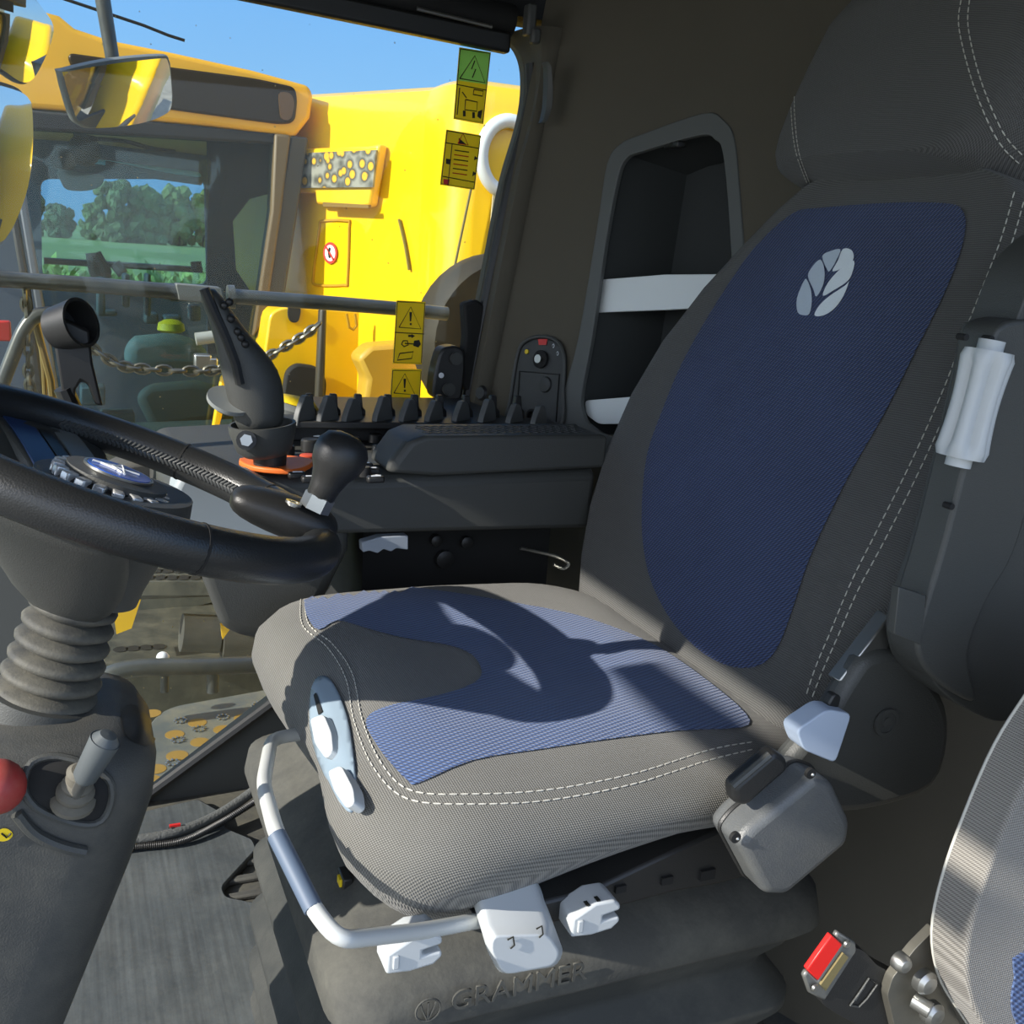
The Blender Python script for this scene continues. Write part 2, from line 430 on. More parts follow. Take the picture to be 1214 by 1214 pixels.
# armrest folded up beside the backrest
AY = .745
arm_out = [(1140, 385), (1150, 377), (1185, 300), (1260, 260), (1300, 330), (1262, 640), (1215, 745), (1190, 790), (1150, 829), (1112, 822), (1066, 790), (1050, 748), (1056, 705), (1078, 640), (1100, 560), (1125, 450)]
arm = B().prism(cr(pxs(arm_out, y=AY+.03), 4, True), (0, -.055, 0)).build('armrest', PL, seat, bevel=.014, seg=4)
b = B(); b.prism(cr(pxs([(1142, 384), (1190, 376), (1208, 392), (1206, 470), (1192, 540), (1165, 640), (1132, 700), (1112, 760), (1122, 812), (1090, 800), (1062, 775), (1052, 745), (1062, 700), (1080, 640), (1104, 545), (1126, 450)], y=AY+.01), 4, True), (0, -.042, 0))
inner = b.build('armrest_shell', PL, arm, bevel=.008, seg=3)
b = B(); b.prism(pxs([(1066, 696), (1098, 706), (1092, 765), (1060, 752)], y=AY-.036), (0, .01, 0)); b.build('cover_flap', PL, arm, bevel=.001)
for (u, v) in ((1138, 398), (1168, 400), (1121, 599)):
    c = px(u+8, v+2, y=AY-.033); B().cyl(c, c+Vector((0, .01, 0)), .0032, 12).build('screw_hole', BLKM, arm)
# adjusting knob of the armrest
a0, a1 = px(1173, 416, y=.715), px(1138, 542, y=.715)
b = B(); rings = []
ax = (a1-a0); n1 = ax.normalized()
for k in range(15):
    t = k/14; c = a0+ax*t; e = math.sin(math.pi*min(1, t*1.0)); w = .0255-.0035*e; w *= .86 if k in (0, 14) else 1
    ring = []
    for q in range(48):
        a = 2*math.pi*q/48; rr = w*(1-(.30 if 0 < k < 14 else 0)*(.5+.5*math.cos(6*a))**2*min(1, 3*e))
        u1 = n1.cross(Vector((0, 1, 0))).normalized(); w1 = n1.cross(u1)
        ring.append(c+(u1*math.cos(a)+w1*math.sin(a))*rr)
    rings.append(ring)
b.loft(rings); lab(b.build('tilt_knob', LGREY, arm, ang=50), 'light grey fluted plastic tilt knob')
B().lathe([(.012, -.010), (.012, ax.length+.009)], a0, ax, 20).build('knob_shaft', LGREY, arm)

# recliner side plate with lever
pl_ = [(905, 905), (960, 835), (985, 795), (1010, 765), (1055, 765), (1095, 810), (1105, 860), (1085, 920), (1020, 945), (960, 950), (925, 940)]
rc = B().prism(cr(pxs(pl_, y=.80), 3, True), (0, -.03, 0)).build('recliner_side_plate', PL, seat, bevel=.012, seg=3)
c = px(1050, 856, y=.768); B().lathe([(.016, 0), (.016, .003), (.012, .003), (.012, .001), (.006, .001), (.006, .003), (.001, .003)], c, (0, -1, 0), 24).build('round_cap', PL, rc)
b = B(); b.prism(pxs([(980, 800), (1040, 722), (1046, 728), (1030, 790)], y=.80), (0, -.02, 0)); b.build('hinge_bracket', STEEL, rc, bevel=.002)
b = B(); b.prism(rp(pxs([(926, 853), (962, 829), (991, 834), (972, 892), (934, 876)], y=.765), .008, 3), (0, -.025, 0))
lab(b.build('recline_lever', mat('bluegrey_lever', (165, 178, 195), .5), seat, bevel=.005, seg=3), 'blue-grey plastic recline lever')
b = B(); b.prism(rp(pxs([(972, 832), (980, 817), (989, 820), (985, 835)], y=.765), .003, 2), (0, -.012, 0)); b.build('lever_stop', BLK, rc, bevel=.002)

# control box at the seat's rear side corner
u0, u1, u2, u3 = px(930, 905, y=.77), px(978, 950, y=.74), px(890, 1038, y=.72), px(850, 975, y=.76)
bx = rp([px(848, 976, y=.75), px(862, 958, y=.75), px(937, 898, y=.75), px(958, 906, y=.75), px(980, 952, y=.75), px(976, 978, y=.75), px(905, 1037, y=.75), px(880, 1036, y=.75)], .008, 4)
cbx = B().prism([p+Vector((0, .015, 0)) for p in bx], (0, -.055, 0)).build('valve_box', BOX, seat, bevel=.012, seg=4)
b = B(); b.tube([p+Vector((0, -.005, 0)) for p in bx], .0028, 6, closed=True); b.build('box_seam', BLK, cbx)
for (u, v) in ((961, 917), (872, 993)):
    p = px(u, v, y=.708); B().lathe([(.0055, -.003), (.0055, .0012), (0, .0012)], p+Vector((0, .0, 0)), (0, -1, 0), 16).build('screw_recess', BLKM, cbx); B().ball(p+Vector((.002, -.0008, -.001)), .0022, 8).build('screw_head', STEEL, cbx)
b = B(); b.prism(rp(pxs([(856, 922), (905, 880), (919, 888), (921, 902), (872, 945), (858, 942)], y=.74), .006, 3), (0, -.02, 0))
hnd = b.build('side_handle', BLK, seat, bevel=.006, seg=3)
b = B(); b.tube(pxs([(868, 932), (912, 895)], y=.719), .004, 8); b.build('handle_ridge', PL, hnd)

# plastic control panel on the cushion front, with two paddles
def raised(poly, hitf, name, material, parent, off, thick, step=5):
    o = patch([poly], hitf, name, material, parent, step, off)
    m = o.modifiers.new('thick', 'SOLIDIFY'); m.thickness = thick*S; m.offset = -1; return o
def raised(poly, hitf, name, material, parent, off, thick, step=5):
    o = patch([poly], hitf, name, material, parent, step, off)
    m = o.modifiers.new('thick', 'SOLIDIFY'); m.thickness = thick*S; m.offset = -1; return o
fpz = cr([(373, 813), (385, 804), (398, 815), (412, 850), (419, 890), (422, 925), (419, 962), (408, 956), (393, 928), (377, 890), (370, 850)], 4, True)
panel = lab(raised(fpz, hc, 'front_control_panel', mat('pale_blue_plastic', (132, 148, 160), .5), seat, .004, .006), 'pale blue-grey plastic panel on the cushion front')
patch([[(376, 826), (379, 823), (387, 846), (382, 850)]], hc, 'panel_slot', BLKM, panel, 4, .0055)
for poly in ([(367, 852), (383, 846), (392, 868), (394, 890), (386, 900), (373, 882)], [(388, 914), (404, 907), (418, 934), (420, 952), (411, 959), (396, 938)]):
    q = rp([Vector((p[0], p[1], 0)) for p in poly], 5, 3); mx_ = sum(p.x for p in q)/len(q), sum(p.y for p in q)/len(q)
    h_ = hc(*mx_); nn_ = h_[1]
    B().prism([onp(p.x, p.y, h_[0]+nn_*.015, nn_) for p in q], nn_*-.015).build('paddle_lever', LGREY, panel, bevel=.004, seg=3)

# bar across the seat front
BZ = .385
bar = [px(368, 869, x=.262), px(322, 875, x=.21), px(312, 930, x=.175), px(328, 990, x=.165), px(372, 1078, x=.185), px(402, 1115, x=.20), px(500, 1104, y=.80), px(590, 1087, y=.85)]
def openround(P, r, n=5):
    out = [P[0]]
    for i in range(1, len(P)-1):
        a, b, c = P[i-1], P[i], P[i+1]; m = min(r, (a-b).length*.45, (c-b).length*.45); s_, e_ = b+(a-b).normalized()*m, b+(c-b).normalized()*m
        for k in range(n+1): t = k/n; out.append(s_*(1-t)**2+b*2*t*(1-t)+e_*t*t)
    return out+[P[-1]]
barc = openround(bar, .03)
hb1 = lab(B().tube(barc, .0080, 12).build('slide_bar', GREYM, seat), 'silver painted tube bar across the seat front')
B().tube([bar[3].lerp(bar[4], t/10) for t in range(0, 11)], .0090, 12).build('bar_grip', GRIP, hb1)

# seat pan under the cushion
b = B(); b.prism(cr(pxs([(560, 1088), (700, 1056), (852, 985), (900, 1000), (885, 1040), (800, 1058), (700, 1085), (640, 1096)], y=.83), 2, True), (0, .5, 0)); pan = b.build('seat_pan', BLK, seat, bevel=.004)
for (u, v, s_) in ((735, 1053, .008), (790, 1043, .009), (838, 1036, .012)):
    c = px(u, v, y=.829); B().box(c, (s_*1.6, .006, s_)).build('pan_slot', BLKM, pan)

# suspension base: dusty upper cover, stacked bellows, base plate
SB = [(-.14, .33, .31), (-.125, .33, .31), (-.10, .315, .295), (-.085, .315, .295), (-.055, .33, .31), (-.04, .33, .31), (-.01, .305, .285), (.005, .305, .285),
      (.04, .33, .305), (.055, .33, .305), (.09, .30, .28), (.105, .30, .28), (.145, .325, .305), (.16, .325, .305), (.20, .295, .275), (.215, .295, .275), (.25, .32, .30), (.28, .32, .30)]
b = B(); b.loft([[Vector((x, y, z)) for x, y in rrect(.57, 1.22, hx, hy, .06, 6, 6)] for z, hx, hy in SB])
bel = b.build('suspension_bellows', mat('bellows_grey', (48, 50, 48), .7, bump=.2, bscale=300, dust=.2, dcol=(120, 118, 108)), seat, ang=60)
b = B(); rr = []
for z, hx, hy in ((.28, .325, .325), (.292, .335, .335), (.33, .33, .325), (.355, .29, .28), (.38, .25, .24), (.42, .22, .22), (.46, .20, .20)):
    rr.append([Vector((x, y, z)) for x, y in rrect(.57, 1.22, hx, hy, .06, 6, 6)])
b.loft(rr); ucb = b; uc = b.build('suspension_cover', DUSTY, seat, ang=55)
hu = hitter(ucb)
b = B()
# maker's word, raised on the ledge of the cover
def text(name, body, org, xd, zd, size, material, parent=None, ext=.0008, align='CENTER'):
    cu = bpy.data.curves.new(name, 'FONT'); cu.body = body; cu.size = size*S; cu.extrude = ext*S; cu.align_x = align; cu.align_y = 'CENTER'; cu.resolution_u = 4
    t = bpy.data.objects.new(name, cu); COL.objects.link(t)
    dg = bpy.context.evaluated_depsgraph_get(); me = bpy.data.meshes.new_from_object(t.evaluated_get(dg))
    bpy.data.objects.remove(t); bpy.data.curves.remove(cu)
    x = Vector(xd).normalized(); z = Vector(zd); z = (z-x*z.dot(x)).normalized(); n = x.cross(z)
    M = Matrix((x, z, n)).transposed().to_4x4(); M.translation = Vector(org)*S
    me.transform(M); me.materials.clear(); me.materials.append(material); me.name = name
    o = bpy.data.objects.new(name, me); COL.objects.link(o)
    if parent is not None: setpar(o, parent)
    return o
text('maker_lettering', 'GRAMMER', (.445, .8835, .318), (1, 0, 0), (0, .0, 1), .036, DUSTY, uc, .0012)
c0 = Vector((.335, .8835, .316))
B().tube([c0+Vector((math.cos(a)*.014, 0, math.sin(a)*.014)) for a in [i*math.pi/10 for i in range(20)]], .0012, 5, closed=True).build('maker_emblem_ring', DUSTY, uc)
b = B()
for k in (-1, 0, 1): b.tube([c0+Vector((k*.001, 0, -.012)), c0+Vector((k*.006, 0, 0)), c0+Vector((k*.009, 0, .009))], .0012, 5)
b.build('maker_emblem_leaf', DUSTY, uc)
# weight gauge on the front of the cover
gp = hu(409, 1043)[0]; b = B(); b.box(gp, (.012, .03, .02)); g = b.build('weight_gauge', BLK, seat, bevel=.002)
b = B(); b.box(gp+Vector((-.005, -.003, .002)), (.008, .012, .010)); lab(b.build('gauge_pointer', DECY, g), 'yellow gauge pointer')

# levers under the cushion edge
def flap(u, v, y, name, label):
    c = px(u, v, y=y)
    b = B(); pr = [(-.030, -.012), (-.030, .010), (-.004, .022), (.018, .020), (.026, .012), (.026, .006), (.006, .004), (.006, -.002), (.026, -.002), (.027, -.008), (.018, -.015), (-.006, -.016)]
    b.prism([c+Vector((p[0], 0, p[1]+p[0]*.05)) for p in pr], (0, .035, 0))
    o = lab(b.build(name, LGREY, seat, bevel=.003, seg=3), label)
    B().box(c+Vector((-.021, -.001, -.001)), (.006, .003, .014)).build('lever_rib', LGREY, o, bevel=.001)
    for k in (0, 1): B().box(c+Vector((-.012+.012*k, .006, .0195+k*.003)), (.004, .008, .001)).build('lever_mark', INK, o)
    return o
flap(494, 1134, .80, 'height_lever', 'light grey forked lever under the front corner of the cushion')
flap(709, 1092, .80, 'damper_lever', 'light grey forked lever behind the broad paddle')
pd = [(572, 1092), (655, 1083), (669, 1125), (667, 1143), (640, 1153), (600, 1158), (588, 1150), (575, 1125)]
b = B(); top = px(612, 1085, y=.86); 
b.loft([[p+Vector((0, .05, .03)) for p in rp(pxs([(575, 1125), (590, 1150), (655, 1142), (664, 1118), (650, 1095), (580, 1098)], y=.80), .008, 3)],
        rp(pxs([(575, 1122), (592, 1155), (660, 1146), (669, 1128), (652, 1094), (574, 1096)], y=.80), .01, 3),
        rp(pxs([(582, 1128), (598, 1156), (656, 1145), (664, 1130), (650, 1108), (584, 1110)], y=.785), .01, 3)])
o = lab(b.build('air_adjust_paddle', LGREY, seat, bevel=.003, seg=3), 'broad light grey paddle lever under the cushion')
for (u, v) in ((608, 1117), (642, 1104)):
    c = px(u, v, y=.783); b = B(); b.tube([c+Vector((-.006, 0, .004)), c+Vector((0, 0, .006)), c+Vector((.002, 0, -.004)), c+Vector((-.002, 0, -.007))], .0009, 5); b.build('paddle_pictogram', INK, o)

# ------------------------------------------------------------------ floor, mat
ZF = -.14
b = B(); b.box((.2, 1.0, ZF-.03), (3.2, 2.55, .06)); struct(b.build('floor', mat('floor_rubber', (70, 70, 66), .7, dust=.6, dcol=(120, 116, 98), bump=.3, bscale=60)))
matout = [px(*p, z=ZF) for p in [(150, 975), (235, 955), (262, 970), (268, 990), (300, 1003), (305, 1015), (264, 1060), (268, 1072), (308, 1080), (326, 1150), (345, 1300)]]
matout += [Vector((.2, .3, ZF)), Vector((-.9, .3, ZF)), Vector((-.9, 2.1, ZF))]
mm_ = mat('mat_rubber', (74, 79, 80), .6, bump=.3, bscale=90, dust=.45, dcol=(112, 115, 112), var=.15, vscale=12)
N_ = mm_.node_tree.nodes; L_ = mm_.node_tree.links; mp = N_.new('ShaderNodeMapping'); mp.inputs['Scale'].default_value = (150, 5, 1); tcx = N_.new('ShaderNodeTexCoord'); L_.new(tcx.outputs['Object'], mp.inputs[0])
nzx = N_.new('ShaderNodeTexNoise'); nzx.inputs['Scale'].default_value = 1; nzx.inputs['Detail'].default_value = 4; L_.new(mp.outputs[0], nzx.inputs['Vector'])
rx = N_.new('ShaderNodeMapRange'); rx.inputs['From Min'].default_value = .35; rx.inputs['From Max'].default_value = .7; rx.inputs['To Min'].default_value = .78; rx.inputs['To Max'].default_value = 1.15; L_.new(nzx.outputs['Fac'], rx.inputs['Value'])
mxx = N_.new('ShaderNodeMix'); mxx.data_type = 'RGBA'; mxx.blend_type = 'MULTIPLY'; mxx.inputs['Factor'].default_value = 1; old = N_['Principled BSDF'].inputs['Base Color'].links[0].from_socket
L_.new(old, mxx.inputs['A']); L_.new(rx.outputs[0], mxx.inputs['B']); L_.new(mxx.outputs['Result'], N_['Principled BSDF'].inputs['Base Color'])
fm = B().prism(rp(matout, .012, 3), (0, 0, .018)).build('floor_mat', mat('mat_rubber', (84, 90, 92), .6, bump=.3, bscale=90, dust=.45, dcol=(120, 124, 122), var=.15, vscale=12), bevel=.004)
tag(fm, 'scuffed dark rubber floor mat beneath the steering column', 'floor mat')
b = B()
for k in range(6):
    y = 1.62+k*.055; b.box((.36, y, ZF+.006), (.22, .018, .012))
struct(b.build('trim_1', DUSTY, bevel=.004))
# cable bundle running over the floor
cab = thing('cable_bundle', 'grey braided cable bundle lying over the floor towards the seat base', 'cable', px(200, 995, z=ZF))
P1 = cr([px(100, 1008, z=ZF+.03), px(150, 998, z=ZF+.035), px(205, 988, z=ZF+.035), px(255, 968, z=ZF+.04), px(300, 938, z=ZF+.06), px(335, 905, z=ZF+.10), px(372, 880, z=.05), px(400, 870, z=.1)], 10)
B().tube(P1, .011, 10).build('braided_sleeve', mat('braid', (86, 88, 86), .8, bump=1, bscale=220), cab)
P2 = cr([px(100, 1015, z=ZF+.03), px(150, 1005, z=ZF+.03), px(215, 997, z=ZF+.03), px(262, 975, z=ZF+.035), px(312, 944, z=ZF+.05)], 60)
B().tube(P2, [.0065+.0015*(i % 2) for i in range(len(P2))], 8).build('corrugated_hose', BLK, cab)
c = px(204, 986, z=ZF+.035); B().lathe([(.0135, -.003), (.0135, .003)], c, (1, .3, 0), 14).build('cable_tie', BLKM, cab)
B().box(c+Vector((.006, 0, .014)), (.022, .006, .005)).build('tie_tag', RED, cab)

# ------------------------------------------------------------------ right side of the cab: lower wall, window, pillars, rear wall
YW = 2.2
win_lo = [(150, 965), (345, 815)]
A, Bq = px(150, 965, y=YW), px(345, 815, y=YW)
b = B(); b.prism([Vector((A.x-.02, YW, ZF-.03)), A, Bq, px(470, 720, y=YW), Vector((.79, YW, .55)), Vector((1.35, YW, .55)), Vector((1.35, YW, ZF-.03))], (0, .05, 0))
struct(b.build('wall_right', mat('side_wall', (66, 68, 66), .75, bump=.2, bscale=500), bevel=.006))
b = B(); b.tube([A+Vector((-.02, -.01, 0)), Bq+Vector((0, -.01, 0)), px(470, 720, y=YW-.01), Vector((.8, YW-.01, .55))], .012, 8); struct(b.build('trim_2', BLK))
b = B(); b.prism(pxs([(-80, 540), (14, 575), (34, 640), (50, 740), (66, 860), (60, 1000), (-80, 1000)], y=YW-.0), (0, .04, 0)); struct(b.build('trim_4', TRIM, bevel=.008))
# pane
pane = [Vector((-1.3, YW+.02, ZF)), A+Vector((0, .02, -.05)), Bq+Vector((.03, .02, -.04)), px(480, 740, y=YW+.02), Vector((.84, YW+.02, .6))]+[px(*p, y=YW+.02) for p in [(545, 485), (570, 370), (605, 215), (640, 100), (640, 0)]]+[Vector((-1.3, YW+.02, 1.75))]
pn = B(); pn.prism(pane, (0, .006, 0)); struct(pn.build('window_1', glass('cab_glass', (.93, .95, .92, 1), gloss=.03, dust=.035), smooth=False))
# rear wall: goes back and towards the door from the pillar
RN = Vector((-1, -.42, .145)).normalized()
RP = Vector((.825, YW, .77))
def rw(u, v, off=0): return onp(u, v, RP+RN*off, RN)
def rwyz(y, z, off=0): return Vector((RP.x+(YW-y)*.42+(z-.77)*.145, y, z))+RN*off
# pillar between window and rear wall, follows the window's rear edge
edge = [(548, 505), (553, 470), (566, 400), (584, 310), (603, 215), (622, 150), (629, 110), (628, 75), (618, 52), (600, 40)]
E1 = cr([px(*p, y=YW-.01) for p in edge], 4)
b = B(); n = len(E1)
rings = []
for i, p in enumerate(E1):
    q = rwyz(YW-.10, p.z+.01)
    m = p.lerp(q, .5)+Vector((-.03, -.045, 0))
    rings.append([p+Vector((0, .06, 0)), p, p.lerp(m, .4), m, m.lerp(q, .5)+Vector((0, -.01, 0)), q, q+Vector((.08, .05, 0)), Vector((q.x+.08, YW+.05, q.z))])
b.loft(rings); struct(b.build('wall_pillar', LINER, ang=60))
b = B(); b.tube([px(p[0]+1, p[1], y=YW-.035) for p in [(545, 520)]+edge[:8]], .011, 8); struct(b.build('trim_3', BLK))
# rear wall with its niche openings
top_z = 1.78
fr_out = rp([(680, 470), (682, 515), (740, 540), (905, 545), (889, 300), (866, 138), (845, 135), (727, 163), (712, 200)], [18, 40, 20, 20, 1, 30, 22, 50, 5], 6)
W = []
outer = [rwyz(2.16, -.2), rwyz(2.16, top_z), rwyz(-.4, top_z), rwyz(-.4, -.2)]
b = B()
# wall panels around the opening (top, left, right, bottom) built as one sheet with a hole
fo = [rw(u, v) for u, v in [(684, 512), (696, 440), (716, 300), (734, 180), (760, 168), (850, 145), (868, 165), (877, 240), (885, 330), (905, 530)]]
b.add([Vector(p) for p in outer]+fo, [])
mid = len(fo)
I = lambda k: 4+k
b.f += [[0, 1, I(3), I(2), I(1), I(0)], [1, 2, I(6), I(5), I(4), I(3)], [2, 3, I(9), I(8), I(7), I(6)], [3, 0, I(0), I(9)]]
rwall = struct(b.build('wall_rear', LINER, smooth=False))
rwall.modifiers.new('thick', 'SOLIDIFY').thickness = .01
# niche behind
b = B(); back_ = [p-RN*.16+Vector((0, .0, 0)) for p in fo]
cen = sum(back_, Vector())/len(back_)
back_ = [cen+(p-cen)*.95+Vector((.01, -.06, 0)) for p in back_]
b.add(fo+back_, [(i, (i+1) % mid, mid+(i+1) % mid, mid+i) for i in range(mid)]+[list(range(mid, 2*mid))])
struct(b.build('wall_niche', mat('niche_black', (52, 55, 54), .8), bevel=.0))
# shelf frame on the rear wall
ns = thing('storage_net_frame', 'grey framed wall pocket with two silver cross strips behind the seat', 'wall pocket', rw(700, 500))
o_ = [(672, 470), (690, 400), (712, 270), (724, 195), (740, 172), (762, 162), (838, 136), (862, 145), (874, 165), (880, 220), (888, 320), (905, 500), (900, 540), (740, 545), (690, 530), (674, 505)]
i_ = [(694, 465), (706, 400), (722, 290), (736, 215), (746, 190), (766, 181), (834, 162), (852, 168), (860, 180), (866, 230), (872, 320), (885, 490), (880, 515), (745, 520), (705, 505), (695, 488)]
Oc = cr([rw(u, v, .004) for u, v in o_], 4, True); Ic = cr([rw(u, v, .004) for u, v in i_], 4, True)
B().ring_prism(Oc, Ic, RN*.012).build('frame', TRIM, ns, bevel=.003)
B().prism([rw(u, v, -.01) for u, v in [(714, 332), (790, 326), (905, 325), (905, 362), (790, 368), (709, 371)]], RN*.006).build('cross_strip', SILV, ns, bevel=.001)
B().prism(rp([rw(u, v, -.01) for u, v in [(695, 475), (760, 470), (900, 470), (900, 502), (712, 503), (697, 492)]], .01, 3), RN*.006).build('cross_strip', SILV, ns, bevel=.001)
c = rw(800, 172, .0); B().box(c, (.02, .05, .012)).build('latch', BLK, ns, bevel=.003)
# key switch panel on the pillar
KP = rw(640, 450, .02)
def kp(u, v, o=0): return onp(u, v, KP+RN*o, RN)
ks = thing('ignition_panel', 'black arched panel on the rear pillar with the ignition lock and red marking', 'control panel', kp(640, 510))
sh = cr([kp(u, v) for u, v in [(603, 510), (606, 470), (614, 420), (624, 404), (642, 399), (660, 404), (669, 422), (668, 460), (662, 508)]], 4, True)
plate = B().prism(sh, RN*-.05).build('panel_plate', BLK, ks, bevel=.006, seg=3)
B().tube([p+RN*.001 for p in sh], .004, 8, closed=True).build('panel_rim', PL, ks)
B().lathe([(.019, 0), (.019, .006), (.014, .009), (.0, .009)], kp(642, 426), RN, 24).build('lock_ring', BLKM, ks)
B().lathe([(.009, 0), (.009, .013), (.0, .013)], kp(642, 426), RN, 20).build('lock_cylinder', STEEL, ks)
B().box(kp(642, 426, .0135), (.001, .003, .009)).build('key_slot', BLKM, ks)
B().prism([kp(u, v, .001) for u, v in [(638, 402), (649, 402), (648, 409), (639, 409)]], RN*.001).build('red_mark', RED, ks)
B().lathe([(.005, 0), (.005, .003), (0, .004)], kp(625, 417), RN, 14).build('yellow_lamp', DECY, ks)
for u, v in ((656, 410), (661, 419)): B().tube([kp(u, v, .001)+Vector((0, math.cos(a)*.004, math.sin(a)*.004)) for a in [i*math.pi/5 for i in range(10)]], .0007, 4, closed=True).build('white_mark', WHITE, ks)
B().tube([kp(u, v, .001) for u, v in [(612, 500), (616, 440), (663, 444), (659, 500)]], .0015, 5).build('cover_outline', BLKM, ks)
B().lathe([(.017, 0), (.015, .004), (.0, .005)], kp(647, 456), RN, 20).build('round_cover', BLK, ks)
B().lathe([(.016, 0), (.016, .012), (.011, .014), (.011, .004), (0, .004)], kp(634, 494), RN, 20).build('socket', BLKM, ks)
# coat hook and round cap on the pillar
hk = tag(B().lathe([(.017, 0), (.013, .006), (0, .006)], onp(571, 466, rw(571, 466, .035), RN), RN, 20).build('round_wall_plug', BLK), 'small round black plug on the pillar beside the window', 'plug')
b = B(); c = px(641, 108, y=YW-.15)
b.loft([[c+Vector((dx*.5, -.012, dz)), c+Vector((dx*1.0, -.02, dz)), c+Vector((dx*1.3, 0, dz)), c+Vector((dx*.5, .01, dz))] for dx, dz in ((.004, .055), (.012, .045), (.018, .01), (.020, -.03), (.012, -.055), (.006, -.062))])
tag(b.build('coat_hook', PL, bevel=.003, seg=3), 'dark plastic coat hook at the top of the window pillar', 'hook')
b = B(); c = px(628, 24, y=YW-.12); b.box(c, (.02, .03, .06)); b.box(c+Vector((.01, -.01, -.03)), (.02, .02, .03))
tag(b.build('roller_bracket', PL, bevel=.005, seg=2), 'small dark bracket holding the blind above the window corner', 'bracket')
# roller blind cassette along the window top
bl = thing('roller_blind', 'dark roller sun blind rolled up along the top of the side window', 'blind', px(600, 50, y=YW-.05))
pa, pb = px(606, 52, y=YW-.06), px(250, -22, y=YW-.06); pb2 = pa+(pb-pa)*1.6
B().prism([pa+Vector((0, 0, -.018)), pb2+Vector((0, 0, -.018)), pb2+Vector((0, 0, .022)), pa+Vector((0, 0, .022))], (0, .03, 0)).build('pull_bar', BLK, bl, bevel=.006, seg=3)
B().cyl(pa+Vector((.01, .03, .05)), pb2+Vector((0, .03, .05)), .032, 20).build('blind_roll', BLKM, bl)
B().cyl(pa+Vector((-.05, -.012, .024)), pa+(pb-pa)*.35+Vector((0, -.012, .026)), .004, 8).build('roll_rod', STEEL, bl)
# roof
b = B(); b.prism([Vector((-1.1, -.15, 1.64)), Vector((1.6, -.15, 1.72)), Vector((1.6, YW+.1, 1.72)), Vector((-1.1, YW+.1, 1.64))], (0, 0, .12)); struct(b.build('ceiling', LINER, bevel=.02))
b = B(); b.prism([Vector((-1.3, YW-.02, 1.60)), Vector((1.1, YW-.02, 1.60)), Vector((1.1, YW-.02, 1.72)), Vector((-1.3, YW-.02, 1.72))], (0, .1, 0)); struct(b.build('wall_header', BLKM))

# latch of the opening window beside the pillar
lt = thing('window_latch', 'black window latch handle at the rear edge of the side window', 'latch', px(545, 440, y=YW-.02))
B().prism(cr(pxs([(513, 462), (521, 420), (532, 411), (546, 412), (552, 425), (548, 470), (536, 476), (520, 474)], y=YW-.05), 3, True), (0, .05, 0)).build('latch_body', BLK, lt, bevel=.006, seg=3)
B().prism(pxs([(545, 455), (552, 400), (550, 360), (566, 355), (575, 362), (570, 420), (560, 470)], y=YW-.045), (0, .035, 0)).build('latch_lever', BLKM, lt, bevel=.006, seg=2)
B().cyl(px(531, 461, y=YW-.052), px(531, 461, y=YW-.052)+Vector((0, -.012, 0)), .014, 18).build('pivot_screw', PL, lt)
B().cyl(px(540, 425, y=YW-.052), px(540, 425, y=YW-.052)+Vector((0, -.008, 0)), .014, 18).build('pivot_screw', PL, lt)
B().lathe([(.006, 0), (.006, .002), (0, .002)], px(523, 445, y=YW-.052), (0, -1, 0), 14).build('latch_mark', WHITE, lt)

# warning stickers on the pane
def sticker(label, corners, col, name='warning_sticker', y=YW+.014):
    o = B().prism(pxs(corners, y=y), (0, .003, 0)).build(name, col); tag(o, label, 'sticker'); return o
def ink(o, lines, r=.0010, y=YW+.012, m=None, closed=False, name='sticker_mark'):
    b = B()
    for L in lines: b.tube(pxs(L, y=y), r, 4)
    return b.build(name, m or INK, o)
def fill(o, polys, y=YW+.012, m=None, name='sticker_symbol'):
    for L in polys: B().prism(pxs(L, y=y), (0, .001, 0)).build(name, m or INK, o)
def boxl(c, k=.04):
    m = (sum(p[0] for p in c)/4, sum(p[1] for p in c)/4); q = [(p[0]+(m[0]-p[0])*k, p[1]+(m[1]-p[1])*k) for p in c]; return q+[q[0]]
c1 = [(545, 56), (582, 62), (573, 147), (538, 141)]
s1 = sticker('green and yellow electric shock sticker at the top of the side window', c1, DECT)
ink(s1, [boxl(c1), [(541, 100), (577, 107)], [(545, 93), (575, 98), (563, 66), (545, 93)]])
lab(B().prism(pxs([(545.5, 57), (581.5, 62.5), (577, 100), (541.8, 95)], y=YW+.0132), (0, .0006, 0)).build('green_field', DECG, s1), 'green upper field with a lightning triangle')
ink(s1, [[(563, 72), (559, 82), (564, 82), (560, 92)], [(545, 104), (542, 136)], [(548, 109), (553, 116)], [(562, 106), (573, 108), (572, 114), (561, 112), (562, 106)], [(552, 118), (566, 121), (565, 132), (551, 130), (552, 118)]], .0012)
fill(s1, [[(549, 131), (552, 131), (552, 138), (549, 138)], [(560, 133), (563, 133), (563, 140), (560, 140)], [(567, 132), (572, 130), (570, 141), (566, 138)]])
c2 = [(529.5, 153.5), (570.5, 160.5), (562.5, 225), (522, 219)]
s2 = sticker('yellow slope warning sticker full of small print below the green one', c2, DECT)
ink(s2, [boxl(c2), [(528, 169), (568, 176)], [(536, 171), (531, 220)], [(525, 209), (562, 216)]])
ink(s2, [[(543, 170), (549, 158), (555, 172), (543, 170)]], .0012, m=RED); fill(s2, [[(544, 163.5), (553, 171.5), (544, 169.5)]])
for k in range(6):
    yy = 178+k*5.4
    ink(s2, [[(539-k*.5, yy), (556-k*.5, yy+2.4)]], .0011, m=(RED if k % 2 else INK), name='print_line')
